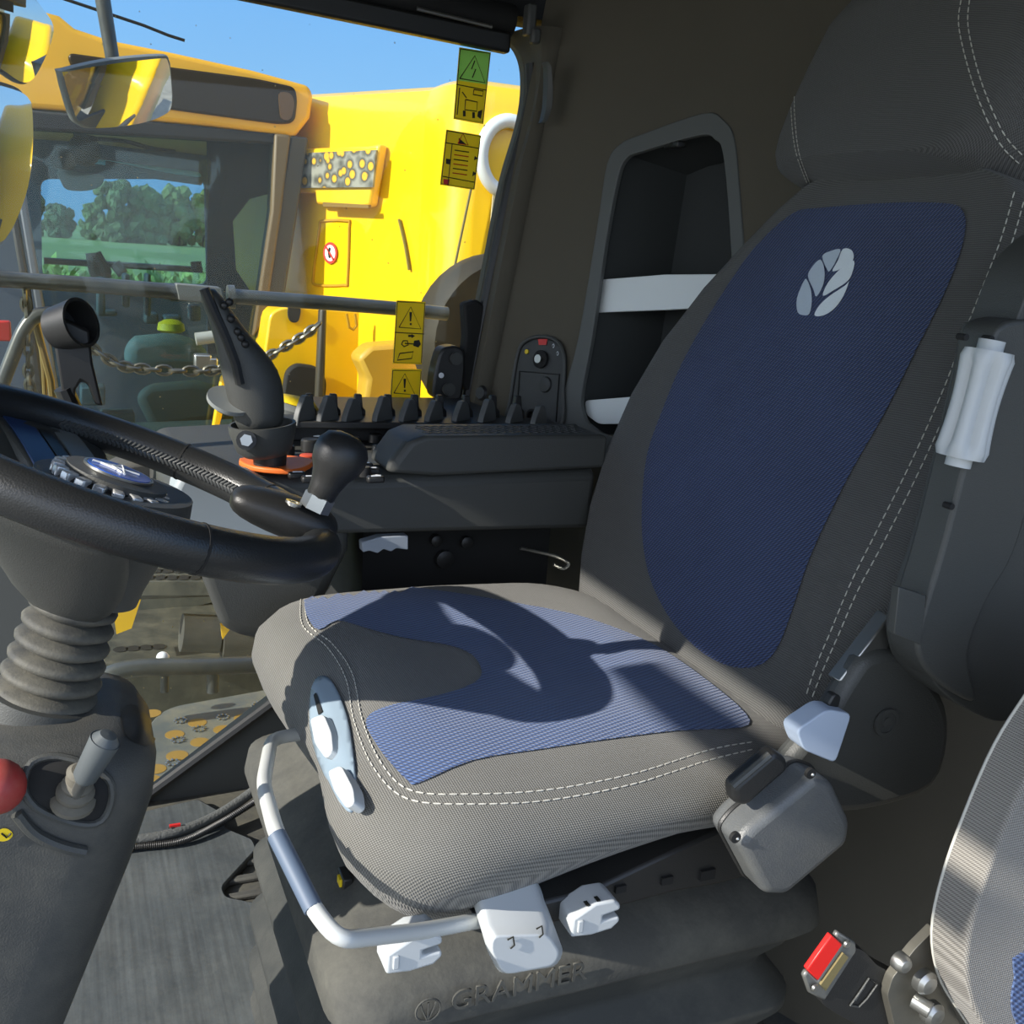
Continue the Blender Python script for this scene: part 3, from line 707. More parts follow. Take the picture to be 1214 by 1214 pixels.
fill(s2, [[(563, 185), (567, 188), (562, 190)], [(561, 203), (565, 206), (560, 209)], [(529, 188), (535, 189), (533, 195), (529, 194)]]); fill(s2, [[(526, 212), (533, 213), (532, 219), (526, 218)]], m=RED)
c3 = [(470.5, 356), (504.5, 358), (500, 432), (466, 431)]
s3 = sticker('yellow warning sticker with ignition key symbol over the outside rail', c3, DECT)
ink(s3, [boxl(c3), [(468, 394), (503, 396)], [(473, 388), (499, 390), (487, 364), (473, 388)]]); fill(s3, [[(485.5, 370), (488.5, 370), (487.5, 381), (486, 381)], [(486, 383), (488, 383), (488, 385.5), (486, 385.5)], [(484, 397), (488, 397), (488, 396), (492, 398.3), (488, 401), (488, 399.5), (484, 399.5)], [(491, 404), (497, 403), (499, 408), (496, 412), (490, 410)]])
ink(s3, [[(480, 407), (492, 408)], [(478, 404), (483, 404), (484, 409), (479, 411), (476, 408), (478, 404)], [(474, 419), (490, 417), (488, 425), (471, 427), (474, 419)]], .0013)
c4 = [(465, 437.5), (500, 438), (495, 520), (460, 520)]
s4 = sticker('lower yellow warning sticker half hidden behind the fins', c4, DECT)
ink(s4, [boxl(c4), [(464, 472), (497, 473)], [(467, 466), (492, 468), (480, 443), (467, 466)], [(463, 480), (493, 481)]]); fill(s4, [[(478.5, 449), (481.5, 449), (480.5, 460), (479, 460)], [(479, 462), (481, 462), (481, 464.5), (479, 464.5)]])

# ------------------------------------------------------------------ right hand console
con = thing('armrest_console', 'dark grey right-hand armrest console with padded rest, buttons and orange joystick gate', 'console', (.5, 1.6, ZF))
YC = 1.50
body = pxs([(245, 560), (300, 548), (360, 548), (420, 560), (452, 572), (520, 578), (600, 590), (760, 592), (760, 625), (405, 628), (330, 660), (250, 640)], y=YC)
b = B(); ZT = .775
# side profile swept across
prof = [(.13, .66), (.13, .745), (.16, .77), (.30, .777), (.42, .772), (.82, .775), (.82, .675), (.36, .685)]
b.loft([[Vector((x, y, z-dz)) for x, z in prof] for y, dz in ((YC, .012), (YC+.02, 0), (2.02, .02), (2.05, .04))])
cbody = b.build('console_body', PL, con, bevel=.012, seg=3)
b = B(); ap = [(.448, .775), (.452, .79), (.475, .822), (.50, .832), (.82, .832), (.82, .775), (.60, .77), (.52, .768)]
b.loft([[Vector((x+ex, y, z)) for x, z in ap] for y, ex in ((YC-.012, .010), (YC-.002, 0), (YC+.09, 0.0), (YC+.10, .01))])
pad = b.build('armrest_pad', PLD if 0 else PL, con, bevel=.012, seg=3)
b = B()
for i in range(20):
    for j in range(4):
        x = .52+i*.0145+(j % 2)*.007; y = YC+.018+j*.0185
        b.box((x, y, .8322), (.010, .013, .0016), Matrix.Rotation(.6, 4, 'Z'))
b.build('grip_pattern', PLD, pad)
# panel behind the pad, carrying the upright fins
b = B(); b.prism([Vector((.30, 1.82, .76)), Vector((.80, 1.76, .76)), Vector((.80, 2.1, .76)), Vector((.30, 2.1, .76))], (0, 0, .04)); b.build('fin_base', BLK, con, bevel=.006)
fins = thing('fin_rack', 'row of upright black plastic fins standing at the back of the console', 'holder', px(480, 503, z=.80))
b = B(); fx = [(361, 503, 1.1), (388, 503, 1.1), (417, 503, 1), (453, 503, 1.1), (484, 503, 1), (514, 503, .95), (546, 503, .95), (577, 504, 1.05), (609, 505, .9), (638, 507, .9)]
pr = [px(u, v, z=.80) for u, v, k in fx]
b.prism([pr[0]+Vector((-.04, -.015, -.004)), pr[-1]+Vector((.04, -.015, -.004)), pr[-1]+Vector((.04, .06, -.004)), pr[0]+Vector((-.04, .06, -.004))], (0, 0, .012)); b.build('fin_rail', BLK, fins, bevel=.002)
def fin(c, h, w, d):
    h *= .88
    b = B(); prf = [(-d/2, 0), (-d*.42, h*.4), (-d*.2, h*.85), (-.1*d, h), (.12*d, h), (.3*d, h*.8), (d*.45, h*.3), (d*.5, 0)]
    L = cr([Vector((0, p[0], p[1])) for p in prf], 3)
    tw = Matrix.Rotation(-.95, 3, 'Z')
    P = [c+tw @ Vector((-w/2, q.y, q.z)) for q in L]
    b.prism(P, tw @ Vector((w, 0, 0))); return b.build('fin', mat('fin_grey', (86, 88, 86), .45), fins, bevel=.0015)
for (u, v, k), c in zip(fx, pr): fin(c, .052*k, .012, .05)
for u in (373, 402, 432, 468, 500, 530, 562, 594, 624):
    c = px(u, 502, z=.80)+Vector((0, .05, 0)); b = B(); b.loft([[c+Vector((sx*w, sy*w, z)) for sx, sy in ((-1, -1), (1, -1), (1, 1), (-1, 1))] for w, z in ((.013, 0), (.012, .018), (.008, .022), (.006, .046))]); b.build('peg', BLK, fins, bevel=.002)
# buttons
def knob(u, v, r, h, m, name, lbl=None, z=.778):
    o = B().lathe([(r, -.006), (r, h*.8), (r*.85, h), (0, h)], px(u, v, z=z), (0, 0, 1), 20).build(name, m, con)
    if lbl: lab(o, lbl)
    return o
for (u, v, r) in ((480, 527, .013), (470, 536, .010), (447, 534, .009), (420, 524, .011), (445, 520, .012), (295, 520, .013), (340, 534, .013), (338, 528, .012), (432, 560, .010), (395, 517, .009)):
    knob(u, v, r, .009, BLK, 'push_button')
lab(knob(368, 530, .016, .014, BLK, 'rotary_dial'), 'dark dial with an amber top')
knob(365, 543, .013, .006, mat('rust_red', (190, 75, 45), .5), 'red_button', 'rust red round button')
for (u, v) in ((352, 563), (368, 568), (440, 558), (445, 568), (432, 552)):
    c = px(u, v, z=.779); o = B().box(c, (.026, .014, .010)).build('rocker_switch', BLK, con, bevel=.003)
    B().box(c+Vector((0, -.003, .0055)), (.014, .003, .001)).build('switch_mark', WHITE, o)
for (u, v) in ((377, 517), (393, 515), (415, 513), (446, 564), (433, 557)):
    c = px(u, v, z=.778); B().tube([c+Vector((-.008, 0, 0)), c+Vector((0, .004, 0)), c+Vector((.008, 0, 0)), c+Vector((0, -.004, 0)), c+Vector((-.008, 0, 0))], .0009, 4).build('panel_symbol', WHITE, con)
og = [px(u, v, z=.779) for u, v in [(284, 549), (330, 545), (368, 549), (368, 556), (345, 563), (300, 559)]]
lab(B().prism(cr(og, 3, True), (0, 0, .008)).build('joystick_gate', ORANGE, con, bevel=.002), 'orange plastic joystick gate')
# multifunction joystick
js = thing('joystick', 'tall grey multifunction control lever rising from the orange gate', 'joystick', px(322, 552, z=.785))
jb = px(320, 552, z=.785); Yj = jb.y
b = B(); b.loft([[c+Vector((math.cos(a)*r*1.2, math.sin(a)*r, 0)) for a in [k*math.pi/8 for k in range(16)]] for c, r in ((jb, .020), (px(320, 538, y=Yj), .021), (px(315, 520, y=Yj), .022))]); b.build('shaft', BLK, js)
b = B(); b.lathe([(.030, -.03), (.040, -.022), (.048, .005), (.049, .018), (.045, .018), (.04, -.01), (0, -.012)], px(312, 516, y=Yj), (-.1, 0, 1), 28); b.build('hand_rest_ring', PL, js)
hp_ = [(312, 512, .030, .030), (308, 495, .036, .033), (304, 470, .040, .034), (298, 445, .040, .032), (286, 420, .032, .030), (272, 395, .022, .030), (260, 370, .017, .028), (250, 352, .014, .024), (245, 342, .010, .018)]
b = B(); rings = []
for u, v, rx, ry in hp_:
    c = px(u, v, y=Yj); rings.append([c+Vector((math.cos(a)*rx, math.sin(a)*ry, math.cos(a)*rx*.25)) for a in [k*math.pi/10 for k in range(20)]])
b.loft(rings); grip_ = b.build('grip', PL, js, sub=1)
for k, (u, v) in enumerate([(262, 362), (270, 378), (278, 393), (287, 408), (282, 400), (268, 358)]):
    B().ball(px(u+4, v, y=Yj-.028), .006, 10).build('thumb_button', BLK, grip_)
b = B(); b.tube([px(u, v, y=Yj-.026) for u, v in [(242, 342), (255, 372), (268, 400), (280, 432), (285, 455)]], .007, 8); b.build('grip_edge', BLK, grip_)
B().lathe([(.02, -.01), (.033, .0), (.033, .006), (0, .002)], px(272, 477, y=Yj), (.2, -.5, 1), 24).build('side_disc', MIDG, js)
b = B(); b.cyl(px(292, 522, y=Yj-.03), px(292, 522, y=Yj-.055), .014, 16); o = b.build('clamp_screw_boss', BLK, js); B().cyl(px(292, 522, y=Yj-.055), px(292, 522, y=Yj-.060), .009, 6).build('hex_bolt', STEEL, o)
# small flat tray knob behind the lever
kd = thing('mushroom_control', 'flat grey mushroom knob with a yellow cap behind the control lever', 'knob', px(350, 515, z=.79))
kc = px(350, 488, y=1.9)
B().lathe([(.012, -.05), (.012, -.008), (.05, -.006), (.058, .004), (.05, .012), (0, .02)], kc, (.25, 0, 1), 28).build('knob_plate', MIDG, kd)
B().lathe([(.042, .015), (.03, .026), (0, .03)], kc, (.25, 0, 1), 24).build('yellow_cap', DECY, kd)

# fittings under the console
und = thing('console_bracket', 'black bracket plate with bolts beneath the console', 'bracket', (.55, 1.6, .4))
B().prism([Vector((.45, 1.62, .42)), Vector((.80, 1.62, .42)), Vector((.80, 1.62, .67)), Vector((.45, 1.62, .67))], (0, .3, 0)).build('bracket_plate', BLKM, und)
for u, v, r in ((516, 640, .010), (552, 642, .011), (526, 662, .016)):
    B().lathe([(r, 0), (r, .01), (r*.6, .012), (0, .012)], px(u, v, y=1.61), (0, -1, 0), 16).build('bolt', BLK, und)
b = B(); b.tube(cr(pxs([(617, 650), (640, 655), (660, 660), (674, 668), (668, 674), (656, 669)], y=1.58), 5), .003, 6); tag(b.build('wire_hook', STEEL), 'thin wire hook hanging below the console', 'hook')
b = B(); b.prism(rp(pxs([(429, 643), (450, 637), (484, 635), (484, 652), (470, 650), (464, 654), (455, 651), (448, 656), (438, 653), (430, 655)], y=1.50), .002, 2), (0, .02, 0))
tag(b.build('tilt_handle', mat('lever_bluegrey', (150, 158, 168), .5), bevel=.003), 'grey wavy finger lever under the console', 'lever')
b = B(); b.tube([px(735, 655, y=1.5), px(690, 720, y=1.5)], .004, 6); tag(b.build('release_rod', STEEL), 'thin metal rod between console and backrest', 'rod')

# console leg (moulded box below the steering wheel rim)
lg = [(215, 560), (414, 568), (412, 650), (360, 755), (345, 764), (285, 752), (262, 742), (232, 665), (205, 600)]
b = B(); b.loft([[p+Vector((.0, 0, 0)) for p in pxs(lg, y=1.512)], pxs(lg, y=1.53), pxs(lg, y=1.70)]); 
b.build('front_housing', PL, con, bevel=.015, seg=4)
b = B(); b.prism(cr(pxs([(206, 596), (210, 572), (230, 558), (300, 565), (330, 590), (345, 620), (330, 645), (220, 640)], y=1.44), 3, True), (0, .07, 0))
tag(b.build('grey_cup', mat('cup_grey', (150, 158, 162), .5), bevel=.01, seg=3), 'mid grey rounded cup seen through the steering wheel', 'cup holder')

# ------------------------------------------------------------------ steering column and wheel
col = thing('steering_column', 'dark grey steering column with dusty rubber bellows and leather wheel', 'steering column', (-.12, 1.12, ZF))
WC = px(140, 562, y=1.12); WT = math.radians(20.5)
WX = Vector((math.cos(WT), 0, -math.sin(WT))); WN = Vector((math.sin(WT), 0, math.cos(WT))); WY = Vector((0, 1, 0))
WR = .222
rim = [WC+(WX*math.cos(a)+WY*math.sin(a))*WR for a in [2*math.pi*k/96 for k in range(96)]]
# leather rim, slightly fatter at the grips
wheel = B().tube(rim, .0235, 18, closed=True).build('steering_wheel', LEATH, col)
b = B()
for a in (.55, 1.15, -.25, 2.6, -1.3):
    c = WC+(WX*math.cos(a)+WY*math.sin(a))*WR; t = (-WX*math.sin(a)+WY*math.cos(a)); b.lathe([(.0241, -.0012), (.0241, .0012)], c, t, 20)
b.build('rim_joint', BLKM, wheel)
b = B()
for k in range(56):        # crossed lacing on the inside of the rim
    a = .30+k*.028; rad = (WX*math.cos(a)+WY*math.sin(a)); t = (-WX*math.sin(a)+WY*math.cos(a))
    c = WC+rad*WR
    for sgn in (1, -1):
        q = (-rad*math.cos(-.05+sgn*.24)+WN*math.sin(-.05+sgn*.24)).normalized(); q2 = (-rad*math.cos(-.05)+WN*math.sin(-.05)).normalized()
        b.tube([c+q*.0242, c+(q+q2).normalized()*.0252+t*.002, c+q2*.0242+t*.006], .0022, 5)
b.build('rim_lacing', mat('lacing', (70, 72, 72), .35), wheel)
# hub with badge
hub = B().lathe([(.045, -.09), (.060, -.05), (.062, -.016), (.056, -.010), (.035, -.004), (0, -.004)], WC, WN, 40).build('hub', BLK, wheel)
b = B()
for k in range(20):
    a = 2*math.pi*k/20; rad = WX*math.cos(a)+WY*math.sin(a); b.box(WC+rad*.057-WN*.016, (.014, .012, .022), Matrix((WX, WY, WN)).transposed().to_4x4() @ Matrix.Rotation(a, 4, 'Z'))
b.build('hub_chrome_teeth', mat('bright_chrome', (225, 225, 222), .25, metal=.5), hub, bevel=.002)
bd = B().lathe([(.052, -.008), (.052, -.001), (.03, .002), (0, .002)], WC, WN, 40).build('hub_cap', PLD, hub)
B().lathe([(.036, .0015), (.036, .004), (.034, .004), (.034, .003), (0, .003)], WC, WN, 36).build('badge_ring', STEEL, bd)
lab(B().lathe([(.0325, .003), (.0325, .0045), (0, .0055)], WC, WN, 36).build('badge_disc', mat('badge_blue', (40, 90, 190), .3, coat=.5), bd), 'round blue badge')
b = B()
for s_ in (-1, 1):
    for k in range(3):
        a = .5+k*.55; p0 = WC+WN*.0058-WX*(.02-.012*k); b.tube([p0, p0+WX*.018*math.cos(a)+WY*.02*s_*math.sin(a)], .0014, 4)
b.tube([WC+WN*.0058-WX*.028, WC+WN*.0058+WX*.02], .0014, 4)
b.build('badge_leaf', WHITE, bd)
# spokes
def spoke(a, name='spoke', m=None, w0=.045, w1=.06):
    rad = WX*math.cos(a)+WY*math.sin(a); t = -WX*math.sin(a)+WY*math.cos(a); R = []
    for k in range(7):
        f = k/6; r = .05+(WR-.055)*f; d = -.035*(1-f)**1.5-.008; w = w0+(w1-w0)*f**2; th = .014
        c = WC+rad*r+WN*d; R.append([c-t*w-WN*th, c+t*w-WN*th, c+t*w*.95, c-t*w*.95])
    b = B(); b.loft(R); return b.build(name, m or PL, wheel, bevel=.004, seg=3)
sp = []
for a in (math.radians(114), math.radians(246)):
    o = spoke(a); sp.append(a)
NAVY = mat('spoke_blue', (44, 66, 110), .4)
for a in sp[:2]:
    rad = WX*math.cos(a)+WY*math.sin(a); t = -WX*math.sin(a)+WY*math.cos(a)
    for w_, wd, mm, nm in ((.000, .007, BLK, 'spoke_groove'), (.020, .010, NAVY, 'spoke_inlay'), (-.030, .016, MIDG, 'spoke_inlay'), (.036, .006, NAVY, 'spoke_inlay')):
        b = B(); R = []
        for k in range(7):
            f = k/6; r = .06+(WR-.085)*f; d = -.035*(1-(r-.05)/(WR-.055))**1.5-.0075
            c = WC+rad*r+WN*d+t*w_; R.append([c-t*wd-WN*.002, c+t*wd-WN*.002, c+t*wd+WN*.0012, c-t*wd+WN*.0012])
        b.loft(R); b.build(nm, mm, wheel)
# moulded lower shell between spokes and column
b = B(); CA = (px(60, 860, y=1.12)-WC).normalized()
neck0 = WC+CA*.05
b.lathe([(.080, -.02), (.082, .0), (.074, .03), (.064, .055), (.056, .085), (.053, .105), (0, .105)], WC+CA*.03, CA, 36); b.build('wheel_shell', PL, wheel)
for a in sp[:2]:
    rad = WX*math.cos(a)+WY*math.sin(a); t = -WX*math.sin(a)+WY*math.cos(a)
    R = []
    for r, d, w, th in ((.0, -.135, .050, .045), (.05, -.105, .066, .045), (.10, -.070, .078, .034), (.16, -.036, .088, .022), (WR-.005, -.014, .10, .014)):
        c = WC+rad*r+WN*d; R.append([c+t*math.cos(q)*w+WN*math.sin(q)*th for q in [i*math.pi/8 for i in range(16)]])
    b = B(); b.loft(R); b.build('spoke_underside', PL, wheel, sub=1)
# spinner knob clamped to the rim
a = -.30; a = math.radians(-8)
rad = WX*math.cos(a)+WY*math.sin(a); t = -WX*math.sin(a)+WY*math.cos(a); c = WC+rad*(WR-.02)+WN*.018
R = []
for k, (s_, w, h) in enumerate(((-.075, .012, .006), (-.07, .024, .015), (-.045, .031, .022), (0, .034, .026), (.035, .032, .024), (.055, .024, .016), (.06, .012, .006))):
    cc = c+rad*s_*.9-rad*.02; R.append([cc+t*math.cos(q)*w+WN*(math.sin(q)*h) for q in [i*math.pi/8 for i in range(16)]])
spin = B().loft(R).build('spinner_clamp', BLK, wheel, sub=1)
kb = px(374, 600, y=c.y-.02); kt = px(396, 555, y=c.y-.02); ka = (kt-kb).normalized()
lab(B().lathe([(.017, -.004), (.017, .012), (.015, .014), (0, .014)], kb, ka, 6).build('knob_nut', STEEL, wheel, ang=20), 'silver hex collar')
B().lathe([(.013, .008), (.0155, .012), (.017, .025), (.021, .038), (.027, .048), (.030, .060), (.029, .071), (.023, .081), (.012, .086), (0, .087)], kb, ka, 28).build('spinner_knob', BLK, wheel)
B().lathe([(.009, 0), (.009, .003), (.006, .003), (.006, -.002), (0, -.002)], px(345, 604, y=c.y-.025)+WN*.006, WN, 14).build('clamp_screw', STEEL, wheel)
# bellows
b = B(); bt, bb_ = px(97, 688, y=1.12), px(52, 832, y=1.12); bax = bb_-bt; LB = bax.length; prof = []
for k in range(7):
    h0 = LB*k/7; r0 = .042+.009*k/6
    prof += [(r0*.72, h0), (r0*.98, h0+LB*.03), (r0*1.05, h0+LB*.06), (r0*1.03, h0+LB*.09), (r0*.86, h0+LB*.12)]
prof += [(.06, LB)]
b.lathe(prof, bt, bax, 36); b.build('rubber_bellows', RUB, col, ang=70)
B().lathe([(.050, -.03), (.048, .008), (.04, .010)], bt, bax, 32).build('bellows_collar', PL, col)
# shroud
sy = 1.12
def sh_ring(L, y0, y1, r):
    pass
R = []
shr = [(.618, -.18, -.02, .085), (.612, -.19, .035, .110), (.598, -.20, .060, .122), (.57, -.21, .074, .13), (.53, -.215, .070, .128), (.45, -.235, .045, .125), (.25, -.26, -.03, .12), (0, -.30, -.135, .11), (-.14, -.34, -.20, .11)]
for z, xa, xb, hw in shr:
    R.append([Vector((x, y, z)) for x, y in rrect((xa+xb)/2, sy, (xb-xa)/2, hw, .075, 7, 6)])
shb = B().loft(R); shroud = shb.build('column_shroud', PLD, col, ang=50)
hs = hitter(shb)
B().lathe([(.062, -.02), (.060, .010), (.05, .012), (0, .0)], bb_-bax.normalized()*.0, -bax, 32).build('shroud_collar', PL, col)
# details on the shroud: recess with lever, red knob, yellow label
def onsh(u, v, off=0):
    h = hs(u, v); return h[0]+h[1]*off
lv = onsh(95, 945); 
nrm_ = hs(95, 945)[1]
b = B(); q = cr([(38, 905), (70, 898), (112, 912), (131, 930), (128, 958), (112, 975), (80, 972), (42, 955), (28, 932)], 3, True)
patch([q], hs, 'lever_recess', BLKM, shroud, 8, .002)
b = B(); qq = []
for p in q:
    h = hs(p[0], p[1]); qq.append(h[0]+h[1]*.003)
B().tube(qq, .004, 8, closed=True).build('recess_rim', PL, shroud)
R = [onsh(u, v, o) for u, v, o in ((85, 950, .0), (84, 942, .012), (86, 932, .024), (90, 924, .034))]
dv = (R[-1]-R[0]).normalized()
B().lathe([(.021, 0), (.021, .005), (.015, .009), (.018, .014), (.018, .018), (.013, .022), (.015, .027), (.011, .032), (.013, .044), (.009, .048), (0, .048)], onsh(86, 952), (dv+Vector((.15, 0, .9))).normalized(), 24).build('lever_boot', mat('dusty_boot', (96, 92, 82), .8, dust=.4), col)
l0 = px(98, 926, y=sy-.17); l1 = px(127, 874, y=sy-.18)
lab(B().lathe([(.0075, 0), (.0115, .006), (.0145, .05), (.0135, (l1-l0).length-.004), (.008, (l1-l0).length+.003), (0, (l1-l0).length+.004)], l0, l1-l0, 20).build('stalk_lever', mat('lever_grey', (84, 89, 90), .5), col), 'mid grey stalk lever')
B().cyl(px(88, 945, y=sy-.14), l0+(l1-l0)*.1, .006, 10).build('lever_shaft', STEEL, col)
rk = onsh(2, 920)
lab(B().ball(rk+Vector((-.003, -.02, 0)), .026, 20).build('red_knob', mat('dusty_red', (160, 44, 42), .5, dust=.3), col), 'dusty red round knob')
h = hs(4, 984)
B().tube(cr([onsh(20, 962, .004), onsh(40, 985, .004), onsh(70, 1000, .004), onsh(100, 1008, .003)], 4), .006, 8).build('pocket_edge', PL, shroud)
pq = [(0, 982), (8, 981), (14, 985), (15, 990), (9, 995), (0, 996), (-8, 992)]
lab(patch([cr(pq, 3, True)], hs, 'yellow_label', DECY, shroud, 4, .002), 'round yellow warning label')
b = B(); b.tube([onsh(2, 986, .003), onsh(8, 991, .003), onsh(13, 986, .003)], .001, 4); b.build('label_mark', INK, shroud)
q = cr([(144, 842), (160, 838), (178, 855), (183, 872), (178, 884), (160, 882), (146, 868)], 3, True)
patch([q], hs, 'shroud_side_cap', BLK, shroud, 7, .002)

# phone holder stalk beyond the wheel
ch = thing('phone_holder', 'black round cup bracket on a tall stalk beyond the steering wheel', 'holder', px(125, 600, y=1.8))
cc = px(86, 385, y=1.75)
b = B(); axc = Vector((.72, -.62, .28)).normalized()
b.lathe([(.034, -.03), (.039, .018), (.034, .018), (.031, -.02), (0, -.03)], cc, axc, 32); cup = b.build('cup', BLK, ch)
b = B(); b.prism(pxs([(59, 378), (66, 420), (76, 480), (88, 480), (90, 462), (96, 452), (104, 456), (113, 480), (122, 482), (110, 430), (106, 392), (80, 380)], y=1.75), (0, .035, 0)); b.build('stalk', BLK, ch, bevel=.004)
b = B(); b.tube([px(75, 460, y=1.77), px(110, 540, y=1.77), px(125, 575, y=1.86)], .03, 10, flat=.5); b.build('stalk_foot', BLK, ch)
# tray between wheel and window
b = B(); b.prism(cr(pxs([(120, 575), (128, 560), (180, 545), (290, 555), (300, 600), (250, 610), (140, 600)], y=1.9), 3, True), (0, .1, 0)); tag(b.build('dash_tray', PLD, bevel=.01), 'dusty grey tray behind the steering wheel hub', 'tray')

# ------------------------------------------------------------------ lower right: buckle and second seat
bk_ = thing('belt_buckle', 'black seat belt buckle with red release button beside the second seat', 'seat belt buckle', px(1045, 1180, y=.95))
def bq(L, y=.62): return pxs(L, y=y)
B().prism(rp(bq([(953, 1158), (990, 1105), (1008, 1112), (1022, 1128), (1062, 1150), (1048, 1215), (1025, 1212), (975, 1185), (960, 1175)], .640), .004, 3), (0, -.020, 0)).build('buckle_body', BLK, bk_, bevel=.004, seg=3)
B().prism(bq([(957, 1150), (986, 1109), (999, 1120), (970, 1163)], .617), (0, .006, 0)).build('release_button', mat('bright_red', (235, 35, 30), .35), bk_, bevel=.001)
B().prism(bq([(953, 1158), (958, 1151), (970, 1163), (1000, 1120), (990, 1112), (994, 1105), (1015, 1118), (1016, 1128), (978, 1187), (960, 1178)], .6185), (0, .006, 0)).build('buckle_head', mat('worn_steel_grey', (120, 120, 115), .4, metal=.5), bk_, bevel=.002)
B().prism(bq([(973, 1168), (1000, 1130), (1006, 1135), (979, 1175)], .616), (0, .003, 0)).build('tongue_slot', mat('brass_slot', (120, 108, 70), .5), bk_)
for u, v in ((1004, 1119), (966, 1171)): B().lathe([(.004, 0), (.003, .002), (0, .002)], px(u, v, y=.616), (0, -1, 0), 12).build('rivet', STEEL, bk_)
b = B(); b.tube(bq([(1008, 1192), (1018, 1178), (1030, 1160), (1040, 1167), (1028, 1184), (1018, 1194), (1008, 1192)], .6185), .001, 5); b.tube(bq([(1014, 1186), (1026, 1168)], .6185), .0008, 4); b.build('embossed_label', PL, bk_)
ins = thing('second_seat', 'light grey fabric second seat by the door with white edge stitching', 'seat', px(1180, 1300, y=.6))
ic = [(1240, 780), (1214, 818), (1175, 880), (1140, 960), (1112, 1040), (1101, 1100), (1108, 1150), (1130, 1190), (1160, 1230), (1220, 1290), (1400, 1290), (1400, 780)]
Lc = cr(pxs(ic, y=.60), 4, True)
Lc2 = [sum(Lc, Vector())/len(Lc)+(p-sum(Lc, Vector())/len(Lc))*1.0 for p in Lc]
iseat = B(); iseat.prism(Lc, (0, -.045, 0)); isc = iseat.build('seat_cushion', weave('pale_weave', (88, 84, 78), (160, 156, 148), .0045), ins, bevel=.012, seg=4)
B().tube([p+Vector((0, -.004, 0)) for p in Lc], .0016, 6, closed=True).build('edge_stitching', THREAD, isc)
B().prism(cr(pxs([(1214, 1130), (1204, 1160), (1200, 1190), (1206, 1214), (1230, 1250), (1330, 1250), (1330, 1130)], y=.553), 3, True), (0, .004, 0)).build('mesh_panel', BFAB, isc)
br = lab(B().prism(rp(pxs([(1110, 1100), (1085, 1125), (1058, 1160), (1052, 1180), (1066, 1240), (1150, 1240), (1130, 1195), (1108, 1160)], y=.61), .004, 3), (0, .010, 0)).build('metal_bracket', mat('bracket_steel', (110, 108, 100), .4, metal=.6, dust=.3), ins, bevel=.002), 'metal side bracket')
for u, v, r in ((1092, 1160, .012), (1064, 1137, .009), (1101, 1197, .012)):
    p = px(u, v, y=.60); B().lathe([(r, 0), (r, .008), (r*.7, .012), (0, .013)], p, (0, -1, 0), 20).build('bolt', STEEL, br)
p = px(1083, 1185, y=.60); B().tube([p, px(1103, 1198, y=.585)], .008, 10).build('bracket_pin', STEEL, br)

# ------------------------------------------------------------------ outside: guard rail, step platform and mirrors of this machine
rail = thing('guard_rail', 'dark painted tube hand rail running outside the side window', 'rail', px(300, 360, y=2.75))
YR = 2.75
b = B(); b.tube(pxs([(-120, 318), (0, 331), (110, 338), (212, 346)], y=YR), .019, 14); b.build('rail_tube', TUBEB, rail)
b = B(); b.tube(pxs([(272, 351), (400, 360), (472, 366), (530, 372)], y=YR), .019, 14); b.build('rail_tube', TUBEB, rail)
b = B(); b.prism(rp(pxs([(208, 336), (262, 341), (268, 362), (212, 356)], y=YR-.02), .004, 2), (0, .05, 0)); b.build('rail_bracket', mat('bracket_grey', (110, 112, 110), .5), rail, bevel=.003)
B().cyl(px(270, 352, y=YR), px(278, 352, y=YR), .03, 18).build('rail_collar', TUBEB, rail)
b = B(); b.tube(cr(pxs([(66, 372), (44, 374), (28, 392), (12, 430), (0, 462), (-20, 520)], y=YR), 6), .017, 12); b.build('rail_loop', TUBEB, rail)
def chain(name, label, pts, n, r=.0035, y=2.75, L=.020):
    P = cr([px(u, v, y=y) for u, v in pts], 20); b = B(); N = len(P)
    for k in range(n):
        i = int(k*(N-1)/n); c = P[i]; t = (P[min(i+3, N-1)]-P[max(i-3, 0)]).normalized()
        s_ = t.cross(Vector((0, 1, 0))).normalized() if k % 2 else Vector((0, 1, 0))
        s_ = (s_-t*s_.dot(t)).normalized()
        b.tube([c+t*math.cos(a)*L*.75+s_*math.sin(a)*L*.42 for a in [q*math.pi/5 for q in range(10)]], r, 5, closed=True)
    return tag(b.build(name, mat('chain_steel', (120, 116, 104), .35, metal=.7)), label, 'chain')
chain('safety_chain', 'steel chain hanging beside the loop of the outside rail', [(30, 352), (33, 400), (34, 450), (40, 470)], 12, r=.005, L=.024)
chain('safety_chain', 'slack steel chain crossing outside behind the cup bracket', [(104, 408), (140, 432), (180, 438), (240, 440), (272, 436)], 16, r=.005, L=.026)
chain('safety_chain', 'dark chain in front of the yellow fender beneath the rail', [(316, 424), (340, 410), (362, 397), (378, 384)], 9, y=3.4, r=.006, L=.030)
b = B(); b.tube(pxs([(40, 375), (60, 450), (66, 500)], y=2.8), .009, 8); b.tube(pxs([(44, 372), (52, 440), (55, 500)], y=2.83), .006, 8)
tag(b.build('rail_stay', mat('brassy_stay', (140, 118, 70), .4, metal=.5)), 'thin brown stay rods below the rail loop', 'rod')
b = B(); b.box(px(4, 392, y=2.9), (.035, .03, .05)); lab(b.build('red_reflector', RED, rail, bevel=.004), 'small red reflector')
